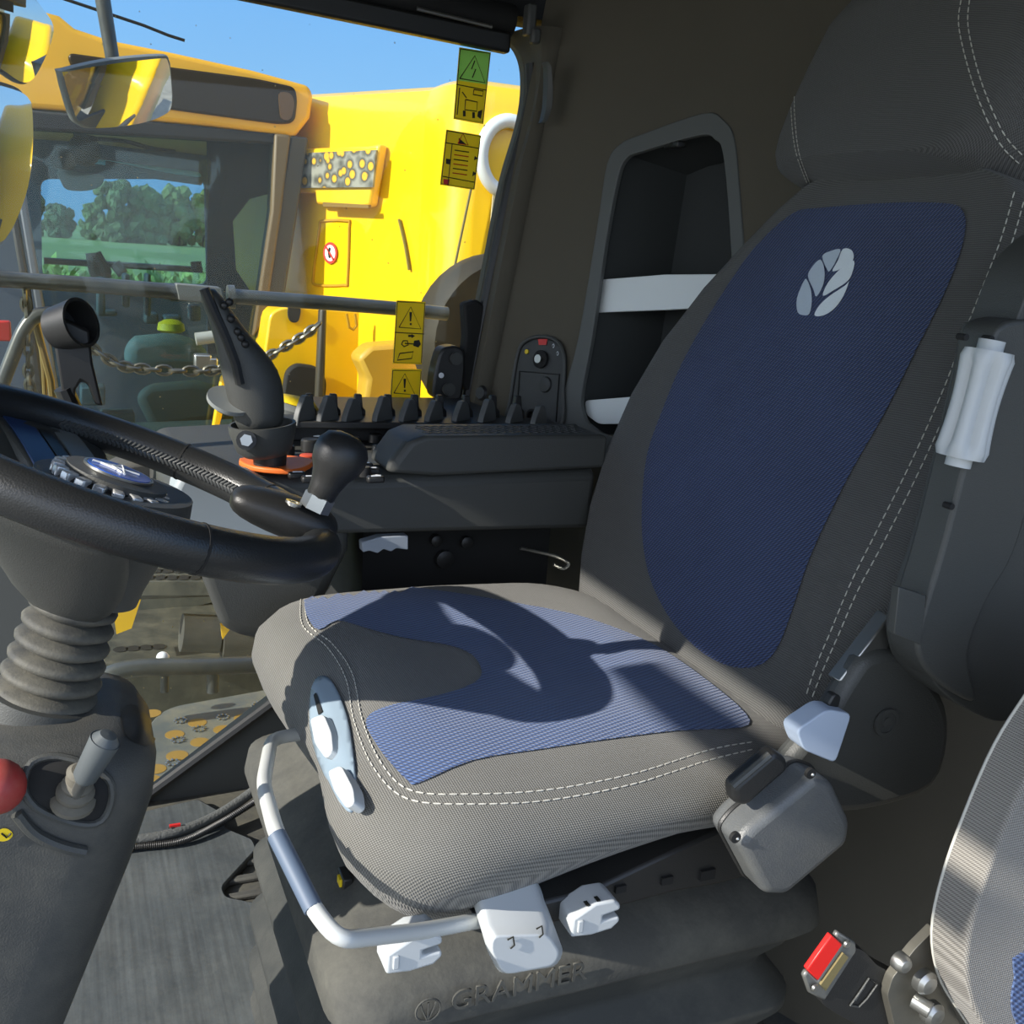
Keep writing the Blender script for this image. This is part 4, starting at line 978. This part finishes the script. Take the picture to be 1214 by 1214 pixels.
# step platform seen through the lower glass
plat = thing('step_platform', 'grey perforated metal step platform outside the lower glass', 'platform', px(260, 870, z=-.42))
ZP = -.30
pp = rp([px(u, v, z=ZP) for u, v in [(160, 935), (178, 855), (200, 838), (345, 812), (480, 790), (470, 1000), (150, 1100)]], .05, 4)
PLM = mat('platform_paint', (92, 98, 98), .45, dust=.5, dcol=(160, 150, 120), bump=.3, bscale=120)
B().prism(pp, (0, 0, -.02)).build('deck_plate', PLM, plat, bevel=.004)
HOLE = mat('ochre_ground_seen', (150, 118, 50), .7)
for (u, v, r) in ((234, 857, 1), (207, 871, 1), (264, 865, 1), (237, 880, 1), (288, 851, 1), (210, 896, 1.1), (180, 846, 1), (185, 912, 1), (178, 925, 1), (160, 900, 1), (205, 925, 1)):
    B().lathe([(.027*r, 0), (.027*r, .0012), (0, .0012)], px(u, v, z=ZP), (0, 0, 1), 20).build('deck_hole', HOLE, plat)
for (u, v) in ((214, 855), (236, 865), (264, 851), (211, 878), (241, 894), (266, 877), (290, 862), (310, 846), (222, 909), (306, 836), (205, 905)):
    b = B()
    for k in range(8): a = k*math.pi/4; b.ball(px(u, v, z=ZP)+Vector((math.cos(a)*.016, math.sin(a)*.016, .002)), .005, 6)
    b.build('grip_stud', STEEL, plat)
b = B(); b.tube(cr([px(110, 815, y=2.9), px(130, 800, y=2.9), px(165, 792, y=2.9), px(240, 790, y=2.9), px(345, 786, y=2.9), px(450, 780, y=2.9)], 6), .026, 14); o = b.build('platform_rail', TUBEB, plat)
b = B(); b.cyl(px(252, 795, y=2.9), px(252, 820, y=2.9), .018, 12); b.cyl(px(195, 795, y=2.9), px(195, 820, y=2.9), .012, 12); b.build('rail_post', TUBEB, plat)
# second, farther deck
fd = thing('far_deck', 'dark perforated deck of the neighbouring machine seen past the steering column', 'platform', px(200, 760, z=-.6))
b = B(); b.prism([px(u, v, z=-.55) for u, v in [(90, 700), (480, 690), (480, 772), (60, 790)]], (0, 0, -.03)); b.build('deck_plate', mat('dark_deck', (56, 58, 54), .6, dust=.3, bump=.3, bscale=60), fd)
b = B(); b.prism([px(u, v, z=-.1) for u, v in [(140, 690), (150, 664), (240, 660), (300, 690)]], (0, 0, -.05)); b.build('upper_step', mat('dark_deck', (56, 58, 54), .6), fd)
for i in range(7):
    for j in range(3):
        B().lathe([(.026, 0), (.026, .002), (0, .002)], px(166+i*14+j*5, 669+j*8, z=-.099), (0, 0, 1), 10).build('deck_hole', BLKM, fd)
for i in range(4): 
    B().lathe([(.03, 0), (.03, .002), (0, .002)], px(143+i*15, 770-i, z=-.549), (0, 0, 1), 10).build('deck_hole', BLKM, fd)
b = B(); b.tube(pxs([(110, 702), (240, 697), (340, 694)], y=3.9), .035, 12); b.build('deck_edge_tube', TUBEB, fd)
b = B(); b.prism(pxs([(132, 708), (168, 708), (156, 745), (138, 752)], y=4.0), (0, .1, 0)); lab(b.build('yellow_plate', YEL, fd), 'yellow support plate')
b = B(); b.cyl(px(215, 750, y=3.9), px(260, 752, y=3.9), .075, 24); b.cyl(px(262, 752, y=3.9), px(300, 750, y=3.9), .095, 24); o = b.build('drive_housing', PLD, fd)
b = B(); b.prism(pxs([(262, 742), (277, 740), (264, 758)], y=3.75), (0, .03, 0)); lab(b.build('yellow_tab', YEL, fd), 'small yellow tab')
for u, v in ((116, 786), (193, 780)): tag(B().ball(px(u, v, y=2.95), .019, 16).build('white_cap_bolt', WHITE), 'white round bolt cap on the platform, %s of the two' % ('left' if u < 150 else 'right'), 'bolt cap')

# mirrors on their arm, outside
def mirror(name, label, outline, y, nrm, arm=None, hull=BLK, vec=.045):
    t = thing(name, label, 'mirror', px(outline[0][0], outline[0][1], y=y))
    p0 = px(sum(p[0] for p in outline)/len(outline), sum(p[1] for p in outline)/len(outline), y=y); n = Vector(nrm).normalized()
    P = [onp(u, v, p0, n) for u, v in outline]; P = cr(P, 3, True); c = sum(P, Vector())/len(P)
    rings = [P, [p+n*.006+(c-p)*.03 for p in P], [p+n*.006+(c-p)*.06 for p in P]]
    b = B(); b.loft([[p-n*vec*.9+(c-p)*.55 for p in P], [p-n*vec*.6+(c-p)*.2 for p in P], [p-n*.01 for p in P], P, [p+n*.004+(c-p)*.02 for p in P], [p+n*.004+(c-p)*.07 for p in P]]); b.build('mirror_shell', hull, t)
    R = max((p-c).length for p in P); b = B(); rr = []
    for f in (1, .8, .6, .4, .2, .02):
        rr.append([c+(p-c)*f*.94+n*(.0045+.055*R*(1-f*f*(p-c).length_squared/R/R)*4*.5) for p in P])
    b.loft(rr); b.build('mirror_glass', MIRR, t)
    return t
m1 = mirror('wide_angle_mirror', 'rounded wide-angle mirror in a grey shell on a hanging rod', [(69, 88), (74, 82), (130, 70), (190, 65), (200, 70), (203, 90), (204, 125), (192, 137), (160, 146), (110, 152), (92, 148), (82, 135)], 2.9, (.62, -1, -.38), hull=MIDG)
b = B(); b.cyl(px(134, 74, y=2.95), px(112, -60, y=2.95), .017, 12, .02); b.build('mirror_rod', TUBEB, m1)
m2 = mirror('main_mirror', 'upper dark-edged mirror at the top left corner of the picture', [(-60, 10), (-30, -30), (30, -10), (52, 12), (62, 30), (58, 50), (44, 82), (33, 98), (18, 98), (-10, 80), (-60, 60)], 2.8, (.72, -1, -.2))
m3 = mirror('main_mirror', 'tall lower mirror at the left edge of the picture', [(-60, 90), (-20, 92), (16, 102), (28, 112), (31, 125), (30, 170), (24, 220), (12, 260), (0, 285), (-20, 310), (-60, 320)], 2.8, (.72, -1, -.12))
b = B(); b.tube(pxs([(62, -6), (110, 10), (170, 30), (200, 42), (219, 48)], y=3.4), .0045, 6); tag(b.build('antenna', BLKM), 'thin black whip antenna against the sky', 'antenna')

# ------------------------------------------------------------------ neighbouring yellow harvester
har = thing('harvester', 'big yellow harvester parked beyond the side window', 'harvester', (.9, 4.6, -2.8))
Y1_ = 4.5
TR = Vector((0, 1.9, 0))
# cab roof
roof = [(-120, 5), (-40, 5), (40, 10), (70, 18), (88, 33), (130, 47), (205, 62), (300, 83), (366, 101), (372, 112), (368, 140), (350, 163), (250, 150), (184, 144), (100, 133), (30, 128), (-120, 115)]
rf = B().prism(pxs(roof, y=Y1_), TR).build('cab_roof', YEL2, har, bevel=.05, seg=4)
b = B(); b.prism(rp(pxs([(79, 62), (200, 79), (300, 92), (350, 103), (353, 118), (350, 146), (330, 147), (205, 130), (130, 118), (84, 80)], y=Y1_-.015), .05, 4), (0, .05, 0)); lab(b.build('light_strip', mat('smoked_panel', (40, 30, 14), .35, spec=.3), rf, bevel=.01), 'smoked dark strip along the roof edge')
b = B(); b.prism(rp(pxs([(330, 108), (345, 110), (350, 122), (345, 143), (333, 142)], y=Y1_-.03), .03, 3), (0, .03, 0)); b.build('strip_lamp', mat('amber_reflect', (88, 64, 34), .3), rf)
# pillars and frames
def bar_(L, name, m, y=Y1_, d=.12, par=har, bev=.01):
    return B().prism(pxs(L, y=y), (0, d, 0)).build(name, m, par, bevel=bev)
bar_([(345, 160), (366, 163), (352, 260), (330, 400), (305, 520), (280, 520), (310, 380), (330, 250)], 'rear_pillar', DGREY, d=.2)
bar_([(326, 158), (345, 160), (334, 250), (315, 380), (300, 400), (322, 250)], 'door_frame', mat('frame_brown', (96, 80, 50), .5), y=Y1_-.02)
bar_([(17, 215), (28, 215), (47, 330), (80, 520), (66, 520), (36, 330)], 'front_pillar', mat('pillar_grey', (92, 98, 104), .4), d=.1)
bar_([(6, 225), (16, 225), (34, 330), (60, 520), (48, 520), (24, 330)], 'front_pillar', BLK, d=.1)
bar_([(20, 128), (345, 160), (345, 172), (20, 152)], 'door_head', BLKM, d=.1)
bar_([(185, 365), (202, 372), (196, 395), (190, 470), (176, 470)], 'door_edge', DGREY, d=.05) if 0 else None
# cab interior: rear wall, headliner, far side with its window
IN = mat('far_headliner', (66, 82, 102), .8)
FB = 6.2
b = B(); b.ring_prism(rp(pxs([(-60, 120), (345, 150), (345, 520), (-60, 520)], y=FB), .02, 6), rp(pxs([(48, 212), (238, 208), (252, 215), (256, 236), (246, 338), (50, 330)][0:1]+[(243, 212), (246, 338), (50, 330)], y=FB), .05, 6), (0, .06, 0)); b.build('far_side_frame', IN, har)
b = B(); b.prism(pxs([(246, 150), (345, 158), (336, 225), (296, 236), (276, 262), (280, 320), (300, 350), (300, 420), (246, 420)], y=4.72), (0, .03, 0)); b.build('cab_rear_wall', mat('far_rear_wall', (46, 52, 62), .8), har)
bar_([(275, 232), (330, 214), (322, 300), (308, 330), (290, 322), (283, 250)], 'rear_wall_panel', mat('rear_panel', (150, 130, 40), .6), y=5.5, d=.03)
bar_([(90, 186), (98, 186), (236, 204), (240, 209), (236, 210), (96, 192)], 'roof_lining_gap', mat('light_gap', (110, 190, 215), .5), y=6.1, d=.02)
bar_([(125, 190), (240, 213), (240, 220), (140, 206), (125, 200)], 'sun_visor', IN, y=6.0, d=.02)
B().tube(pxs([(52, 309), (120, 313), (240, 320)], y=6.3), .018, 8).build('inner_rail', BLK, har)
b = B()
for L in ([(108, 300), (112, 322), (116, 330)], [(120, 312), (126, 322), (124, 330)], [(136, 312), (146, 325)], [(232, 310), (234, 322)], [(113, 300), (122, 316), (126, 330)]): b.tube(pxs(L, y=6.2), .03, 8)
b.build('lever_cluster', BLKM, har)
b = B(); b.ball(px(75, 190, y=5.2), .055, 14); b.ball(px(100, 178, y=5.2), .07, 14); b.tube(pxs([(100, 160), (100, 195)], y=5.2), .045, 10); b.build('monitor_arm', BLKM, har)
t = B().prism(cr(pxs([(68, 200), (100, 206), (122, 208), (120, 220), (104, 226), (80, 225), (72, 215)], y=5.15), 3, True), (0, .03, 0)).build('inner_mirror', MIDG, har, bevel=.005)
b = B(); b.tube(cr(pxs([(110, 164), (150, 168), (180, 176), (208, 180)], y=5.0), 5), .009, 6); b.build('inner_cable', BLKM, har)
# driver's seat and consoles inside the other cab
TEAL = mat('far_seat_cover', (92, 108, 104), .7, var=.2, vscale=3)
b = B(); b.loft([[px(u, v, y=5.0+d) for u, v in [(145, 410), (160, 398), (200, 394), (235, 402), (250, 425), (250, 445), (150, 440)]] for d in (0, .5)]); b.build('far_seat', TEAL, har, bevel=.06, seg=4)
b = B(); b.loft([[px(u, v, y=4.9+d) for u, v in [(160, 470), (175, 455), (230, 450), (262, 458), (268, 500), (180, 510)]] for d in (0, .6)]); b.build('far_seat_cushion', mat('far_seat_dark', (60, 70, 66), .8, var=.2), har, bevel=.06, seg=4)
b = B(); b.lathe([(.045, 0), (.06, .01), (.055, .04), (.03, .055), (0, .06)], px(203, 394, y=4.85), (0, 0, 1), 20); lab(b.build('beacon', DECY, har), 'small yellow round cap inside the other cab')
b = B()
for i, (u, v, w, h) in enumerate([(120, 352, 10, 45), (150, 345, 8, 40), (176, 350, 6, 50), (215, 355, 26, 5), (232, 372, 12, 18), (110, 470, 30, 22), (140, 500, 40, 20), (128, 372, 22, 6), (205, 380, 20, 10), (180, 378, 16, 12)]):
    b.prism(pxs([(u-w/2, v-h/2), (u+w/2, v-h/2), (u+w/2, v+h/2), (u-w/2, v+h/2)], y=5.1+.06*i), (0, .15, 0))
b.build('cab_console', mat('far_console', (64, 76, 78), .6, var=.3, vscale=6), har, bevel=.01)
b = B(); b.tube(pxs([(232, 402), (248, 400), (262, 398)], y=4.4), .026, 12); b.build('door_handle', mat('handle_grey', (140, 145, 140), .4), har)
b = B(); b.box(px(240, 428, y=4.42), (.07, .05, .06)); b.box(px(252, 430, y=4.42), (.04, .05, .045)); b.build('door_lock', STEEL, har, bevel=.008)
B().prism(pxs([(60, 520), (300, 510), (310, 700), (60, 760)], y=Y1_+.1), (0, .3, 0)).build('cab_base', mat('far_cab_base', (74, 80, 78), .5, dust=.3), har)
# glass of the other cab
fg = B().prism(pxs([(28, 150), (345, 170), (310, 380), (290, 515), (80, 515), (45, 330), (20, 215)], y=Y1_+.02), (0, .01, 0)).build('cab_window', glass('far_glass', (.50, .70, .80, 1), gloss=.06, dust=.02, speck=0), har, smooth=False)
for L in ([(262, 445), (276, 445), (258, 515), (250, 515)],): lab(bar_(L, 'yellow_door_strip', YEL, y=4.42, d=.03), 'yellow strip at the door edge')
B().prism([Vector((-1.5, 4.65, -.25)), Vector((3.6, 4.65, -.25)), Vector((3.6, 4.65, -2.3)), Vector((-1.5, 4.65, -2.3))], (0, 1.4, 0)).build('chassis', mat('chassis_dark', (52, 54, 46), .7, var=.3, vscale=2, dust=.2), har, bevel=.05)
# grain tank body
A1 = px(366, 105, y=4.62); A2 = px(505, 88, y=3.80); A3 = px(560, 92, y=3.62); zt = px(520, 88, y=3.75).z
qq_ = [Vector((px(u, 200, y=y).x, y, 0)) for u, y in ((500, 4.0), (520, 3.82), (540, 3.73), (566, 3.69))]
e0 = Vector((A1.x, A1.y, 0)); e0 = e0+(e0-qq_[0])*.9
plan = [e0]+qq_+[Vector((3.8, 3.66, 0)), Vector((3.8, 6.2, 0)), Vector((1.3, 6.2, 0))]
pl2 = cr(plan[1:5], 4)
plan2 = [plan[0]]+pl2+plan[5:]
def at_z(z, inset=0):
    c = Vector((2.3, 5.0, 0)); return [p+(c-p).normalized()*inset+Vector((0, 0, z)) for p in plan2]
tk = B().loft([at_z(-.9), at_z(zt-.10), at_z(zt-.06, .008), at_z(zt-.02, .035), at_z(zt, .08)]).build('tank_body', YEL, har, ang=30)
# front-face plane helper
f0, f1 = e0, qq_[0]; fn = Vector((-(f0.y-f1.y), (f0.x-f1.x), 0)).normalized()
if fn.x > 0: fn = -fn
def ff(u, v, o=0): return onp(u, v, f0+fn*o, fn)
def fside(u, v, o=0): return px(u, v, y=3.675-o)
b = B(); b.prism([ff(u, v, .055) for u, v in [(356, 182), (448, 178), (444, 222), (355, 223)]], fn*.01)
def screen_mat():
    m = mat('rusty_screen', (120, 116, 100), .5, metal=.3); nt = m.node_tree; N = nt.nodes; L = nt.links
    tc = N.new('ShaderNodeTexCoord'); vo = N.new('ShaderNodeTexVoronoi'); vo.inputs['Scale'].default_value = 28; L.new(tc.outputs['Object'], vo.inputs['Vector'])
    cr_ = N.new('ShaderNodeValToRGB'); cr_.color_ramp.elements[0].color = srgb(225, 175, 40); cr_.color_ramp.elements[1].color = srgb(70, 70, 60); cr_.color_ramp.elements[0].position = .30; cr_.color_ramp.elements[1].position = .42
    e = cr_.color_ramp.elements.new(.75); e.color = srgb(150, 150, 138)
    L.new(vo.outputs['Distance'], cr_.inputs[0]); L.new(cr_.outputs[0], N['Principled BSDF'].inputs['Base Color']); return m
lab(b.build('perforated_screen', screen_mat(), har), 'clogged perforated grey screen')
b = B(); b.prism([ff(u, v, .0) for u, v in [(354, 178), (446, 175), (461, 172), (449, 245), (440, 247), (385, 243), (384, 230), (355, 229)]], fn*.05); b.build('screen_housing', YEL, har, bevel=.012)
b = B(); b.prism([ff(u, v, .05) for u, v in [(386, 240), (440, 243), (440, 247), (386, 245)]], fn*.015); b.build('housing_slot', mat('slot_brown', (120, 92, 20), .7), har)
Q = cr([ff(u, v, .004) for u, v in [(382, 262), (412, 262), (414, 270), (412, 332), (408, 338), (376, 338), (371, 330), (376, 290), (379, 268)]], 3, True)
b = B(); b.tube(Q, .006, 6, closed=True); b.build('hatch_outline', mat('outline_ochre', (175, 135, 20), .6), har)
c = ff(392, 300, .004); b = B(); b.lathe([(.045, 0), (.045, .004), (.034, .004), (.034, .002), (0, .002)], c, fn, 24); nb = b.build('hazard_sign_ring', mat('sign_red', (190, 60, 50), .5), har)
B().lathe([(.034, 0), (.034, .003), (0, .003)], c+fn*.0005, fn, 24).build('hazard_sign_face', WHITE, nb)
s_ = Vector((0, 0, 1)); w_ = fn.cross(s_)
B().tube([c+fn*.006+w_*.025+s_*.025, c+fn*.006-w_*.025-s_*.025], .004, 5).build('hazard_sign_bar', mat('sign_red', (190, 60, 50), .5), nb)
B().tube([c+fn*.005+s_*.022, c+fn*.005+w_*.006, c+fn*.005-s_*.02], .005, 5).build('hazard_sign_figure', INK, nb)
b = B(); cc2 = fside(602, 186); b.tube([cc2+Vector((math.cos(a)*.105, -.002, math.sin(a)*.125)) for a in [i*math.pi/20 for i in range(40)]], .026, 10, closed=True, flat=1); lab(b.build('logo_ring', SILV, har), 'silver ring letter on the tank side')
b = B(); b.prism([fside(u, v, .0) for u, v in [(584, 230), (640, 238), (636, 285), (580, 276)]], (0, -.006, 0)); lp = b.build('name_plate', mat('plate_pale', (205, 195, 160), .5), har)
B().tube([fside(u, v, .008) for u, v in [(585, 265), (588, 246), (594, 260), (597, 240)]], .007, 6).build('name_plate_letter', INK, lp)
b = B(); b.tube([fside(u, v, .001) for u, v in [(575, 148), (556, 235), (536, 330)]], .005, 6); b.build('panel_seam', mat('seam_olive', (110, 100, 40), .7), har)
b = B(); b.tube(cr([ff(u, v, .01) for u, v in [(473, 260), (480, 290), (485, 320)]], 4), .006, 6); b.build('hanging_wire', mat('seam_olive', (110, 100, 40), .7), har)
# lower yellow bodywork
b = B(); b.prism(rp(pxs([(320, 368), (345, 362), (470, 372), (520, 380), (520, 520), (290, 520), (310, 440)], y=4.3), .05, 3), (0, .3, 0)); b.build('lower_fender', YEL, har, bevel=.03, seg=3)
b = B(); b.prism(rp(pxs([(340, 440), (352, 431), (378, 435), (388, 450), (384, 500), (330, 500)], y=4.24), .05, 4), (0, .05, 0)); b.build('fender_opening', BLKM, har, bevel=.01)
bar_([(380, 366), (388, 366), (384, 500), (374, 500)], 'support_post', DGREY, y=4.1, d=.05)
b = B(); b.prism(cr(pxs([(344, 362), (356, 364), (354, 380), (346, 382), (342, 374)], y=4.28), 3, True), (0, .03, 0)); b.build('oval_opening', BLKM, har)
b = B(); b.tube([px(u, v, y=4.2) for u, v in [(411, 372), (414, 388), (419, 391), (423, 386), (421, 372)]], .006, 6); b.build('loose_ring', mat('outline_ochre', (175, 135, 20), .6), har)
tc_ = px(592, 405, y=3.35)
b = B(); b.lathe([(.02, -.05), (.12, -.06), (.16, -.08), (.26, -.10), (.30, -.06), (.31, .06), (.28, .12), (0, .12)], tc_, (0, -1, 0), 40)
lab(b.build('side_wheel', mat('tyre', (44, 38, 24), .7, bump=1, bscale=14, var=.3, vscale=9), har), 'dark round wheel beside the tank')
# dusty ochre chute at the lower front of the tank
bar_([(440, 410), (520, 404), (560, 430), (520, 520), (425, 520), (436, 450), (424, 425)], 'tank_chute', mat('chute_ochre', (190, 150, 40), .5, dust=.4, dcol=(180, 150, 70)), y=3.95, d=.15, bev=.02)
bar_([(541, 69), (556, 64), (590, 66), (590, 74)], 'tank_lid', mat('lid_green', (70, 80, 60), .6), y=4.6, d=.5) if 0 else None

# ------------------------------------------------------------------ land around
ZG = -2.8
g = B(); g.prism([Vector((-900, 9, ZG)), Vector((900, 9, ZG)), Vector((900, 900, ZG)), Vector((-900, 900, ZG))], (0, 0, -.1))
fm_ = mat('field_green', (134, 150, 82), .95, var=.18, vscale=.12); field = struct(g.build('ground_field', fm_, smooth=False))
g = B(); g.prism([Vector((-60, -60, ZG)), Vector((60, -60, ZG)), Vector((60, 9, ZG)), Vector((-60, 9, ZG))], (0, 0, -.1))
struct(g.build('ground_yard', mat('gravel', (150, 146, 132), .95, var=.2, vscale=2), smooth=False))
random.seed(11)
corn = B()
for i in range(9000):
    r = 18+abs(random.gauss(0, 1))*22; a = math.radians(random.uniform(-9, 14)); x, y = math.sin(a)*r, math.cos(a)*r; h = random.uniform(.9, 1.4); w = .06+r*.002
    d = random.uniform(0, 6.28); p = Vector((x, y, ZG)); q = Vector((math.cos(d), math.sin(d), 0)); s2 = q.cross(Vector((0, 0, 1)))
    corn.add([p-s2*w, p+s2*w, p+q*.15+s2*w+Vector((0, 0, h*.7)), p+q*.15-s2*w+Vector((0, 0, h*.7)), p+q*.5+Vector((0, 0, h))], [(0, 1, 2, 3), (3, 2, 4)])
o = corn.build('corn', mat('corn_leaf', (140, 164, 84), .8, var=.3, vscale=1), smooth=False); tag(o, 'pale green maize leaves covering the field beyond the far cab', 'crop', kind='stuff')
def tree(u0, u1, vt, D, label, colr, seed):
    rnd = random.Random(seed); base = px((u0+u1)/2, 300, y=D); base.z = ZG
    pL, pR = px(u0, 270, y=D), px(u1, 270, y=D); W_ = (pR.x-pL.x)/2; H_ = px((u0+u1)/2, vt, y=D).z-ZG
    t = thing('tree', label, 'tree', base, 'trees at the far edge of the field')
    B().cyl(base, base+Vector((0, 0, H_*.5)), W_*.09, 8).build('trunk', mat('bark', (70, 60, 45), .9), t)
    b = B()
    for k in range(80):
        th = rnd.uniform(0, 6.28); zz = rnd.uniform(.04, .92); rad = W_*.95*math.sqrt(max(.05, 1-((zz-.42)/.62)**2))*rnd.uniform(.2, 1)
        c = base+Vector((math.cos(th)*rad, math.sin(th)*rad, zz*H_)); rr = W_*rnd.uniform(.20, .36)
        o_ = len(b.v); b.ball(c, rr, 8)
        for i in range(o_, len(b.v)): b.v[i] += Vector((rnd.gauss(0, 1), rnd.gauss(0, 1), rnd.gauss(0, 1)))*rr*.17
    b.build('crown', mat('leaf_%d' % colr[1], colr, .95, var=.45, vscale=.6), t, smooth=False)
for k, (a_, b_, v_, lb_, c_) in enumerate([(112, 165, 212, 'tall dark green tree in the middle of the far tree line', (92, 104, 66)), (150, 200, 222, 'broad mid green tree right of the tall dark one', (106, 124, 76)), (190, 235, 218, 'olive green tree towards the right of the tree line', (122, 132, 78)),
        (222, 262, 226, 'yellow-green tree at the right end of the tree line', (140, 146, 74)), (96, 124, 238, 'low tree at the left end of the main clump', (112, 124, 84)), (52, 90, 244, 'small dark tree standing apart at the far left', (80, 94, 66)), (20, 56, 215, 'tall tree at the left edge of the other window', (84, 98, 64)), (262, 300, 222, 'tree behind the right corner of the far cab', (96, 112, 68))]):
    tree(a_, b_, v_, 235+k*2, lb_, c_, k)

# own machine's yellow flank outside behind the rear wall (shows in the mirrors)
B0 = B(); B0.prism([Vector((1.32, 2.7, ZG+1.2)), Vector((6, 2.7, ZG+1.2)), Vector((6, 2.7, 1.6)), Vector((1.9, 2.7, 1.6)), Vector((1.32, 2.7, 1.1))], (0, -.75, 0)); tag(B0.build('side_panel', YEL, bevel=.08, seg=3), 'yellow side panel of this machine behind the cab, seen only in the mirrors', 'panel')

# ------------------------------------------------------------------ front of the cab and light
sdv = Vector((1.80, .22, -1.0)); vb = px(800, 835, z=.6)-sdv*.86
fw = thing('windscreen_frame', 'dark windscreen frame in front of the steering wheel, with an unseen bar added to shade the cushion', 'frame', (-1.2, 1, 0))
B().prism([Vector((-1.32, -.25, ZF)), Vector((-1.22, -.25, ZF)), Vector((-.92, -.25, 1.66)), Vector((-1.02, -.25, 1.66))], (0, .08, 0)).build('post', BLK, fw)
B().prism([Vector((-1.32, YW-.02, ZF)), Vector((-1.26, YW-.02, ZF)), Vector((-.96, YW-.02, 1.66)), Vector((-1.02, YW-.02, 1.66))], (0, .06, 0)).build('post', BLK, fw)

B().prism([vb+Vector((-.045, -.42, 0)), vb+Vector((.045, -.42, 0)), vb+Vector((.030, .10, 0)), vb+Vector((-.030, .10, 0))], (0, 0, .015)).build('shade_bar', BLK, fw, bevel=.003)  # unseen bar, placed here to cast the band of shade on the cushion
B().cyl(vb+Vector((0, -.35, 0)), vb+Vector((-.1, -.35, .2)), .01).build('shade_bar_arm', BLK, fw)  # unseen arm added to carry the shading bar
w = bpy.data.worlds.new('World'); bpy.context.scene.world = w; w.use_nodes = True; nt = w.node_tree; N = nt.nodes; L = nt.links
bg = N['Background']; tc = N.new('ShaderNodeTexCoord'); sp_ = N.new('ShaderNodeSeparateXYZ'); L.new(tc.outputs['Generated'], sp_.inputs[0])
ramp = N.new('ShaderNodeValToRGB'); E_ = ramp.color_ramp.elements
E_[0].position = 0; E_[0].color = srgb(150, 190, 225); E_[1].position = 1; E_[1].color = srgb(70, 125, 205)
for p, c in ((.08, (135, 185, 235)), (.22, (112, 170, 235)), (.4, (98, 158, 230))):
    e = E_.new(p); e.color = srgb(*c)
L.new(sp_.outputs['Z'], ramp.inputs[0]); bg.inputs[1].default_value = 1.0
dt = N.new('ShaderNodeVectorMath'); dt.operation = 'DOT_PRODUCT'; L.new(tc.outputs['Generated'], dt.inputs[0]); dt.inputs[1].default_value = Vector((-.70, -.62, .36)).normalized()
gr = N.new('ShaderNodeMapRange'); gr.inputs['From Min'].default_value = -.05; gr.inputs['From Max'].default_value = 1; gr.inputs['To Max'].default_value = 1; L.new(dt.outputs['Value'], gr.inputs['Value'])
pw = N.new('ShaderNodeMath'); pw.operation = 'POWER'; L.new(gr.outputs[0], pw.inputs[0]); pw.inputs[1].default_value = 1.3
ad = N.new('ShaderNodeMix'); ad.data_type = 'RGBA'; ad.blend_type = 'ADD'; L.new(pw.outputs[0], ad.inputs['Factor']); L.new(ramp.outputs[0], ad.inputs['A']); ad.inputs['B'].default_value = (1.0, .92, .78, 1)
L.new(ad.outputs['Result'], bg.inputs[0])
sd = Vector((1.80, .22, -1.0)).normalized()
sl = bpy.data.lights.new('sun', 'SUN'); sl.energy = 5.2; sl.angle = math.radians(.6); sl.color = (1, .95, .87)
so = bpy.data.objects.new('sun', sl); COL.objects.link(so); so.rotation_euler = sd.to_track_quat('-Z', 'Y').to_euler(); so.location = (-4, 0, 5)

cd = bpy.data.cameras.new('camera'); cam = bpy.data.objects.new('camera', cd); COL.objects.link(cam)
cd.sensor_width = 36; cd.lens = 36*FPX/1214; cd.clip_start = .02; cd.clip_end = 3000
M = Matrix((RT, UP, -FW)).transposed().to_4x4(); M.translation = CAM*S; cam.matrix_world = M
sc = bpy.context.scene; sc.camera = cam
sc.view_settings.view_transform = 'Standard'; sc.view_settings.look = 'None'; sc.view_settings.gamma = 1; sc.view_settings.exposure = .55
sc.cycles.max_bounces = 8; sc.cycles.transparent_max_bounces = 16
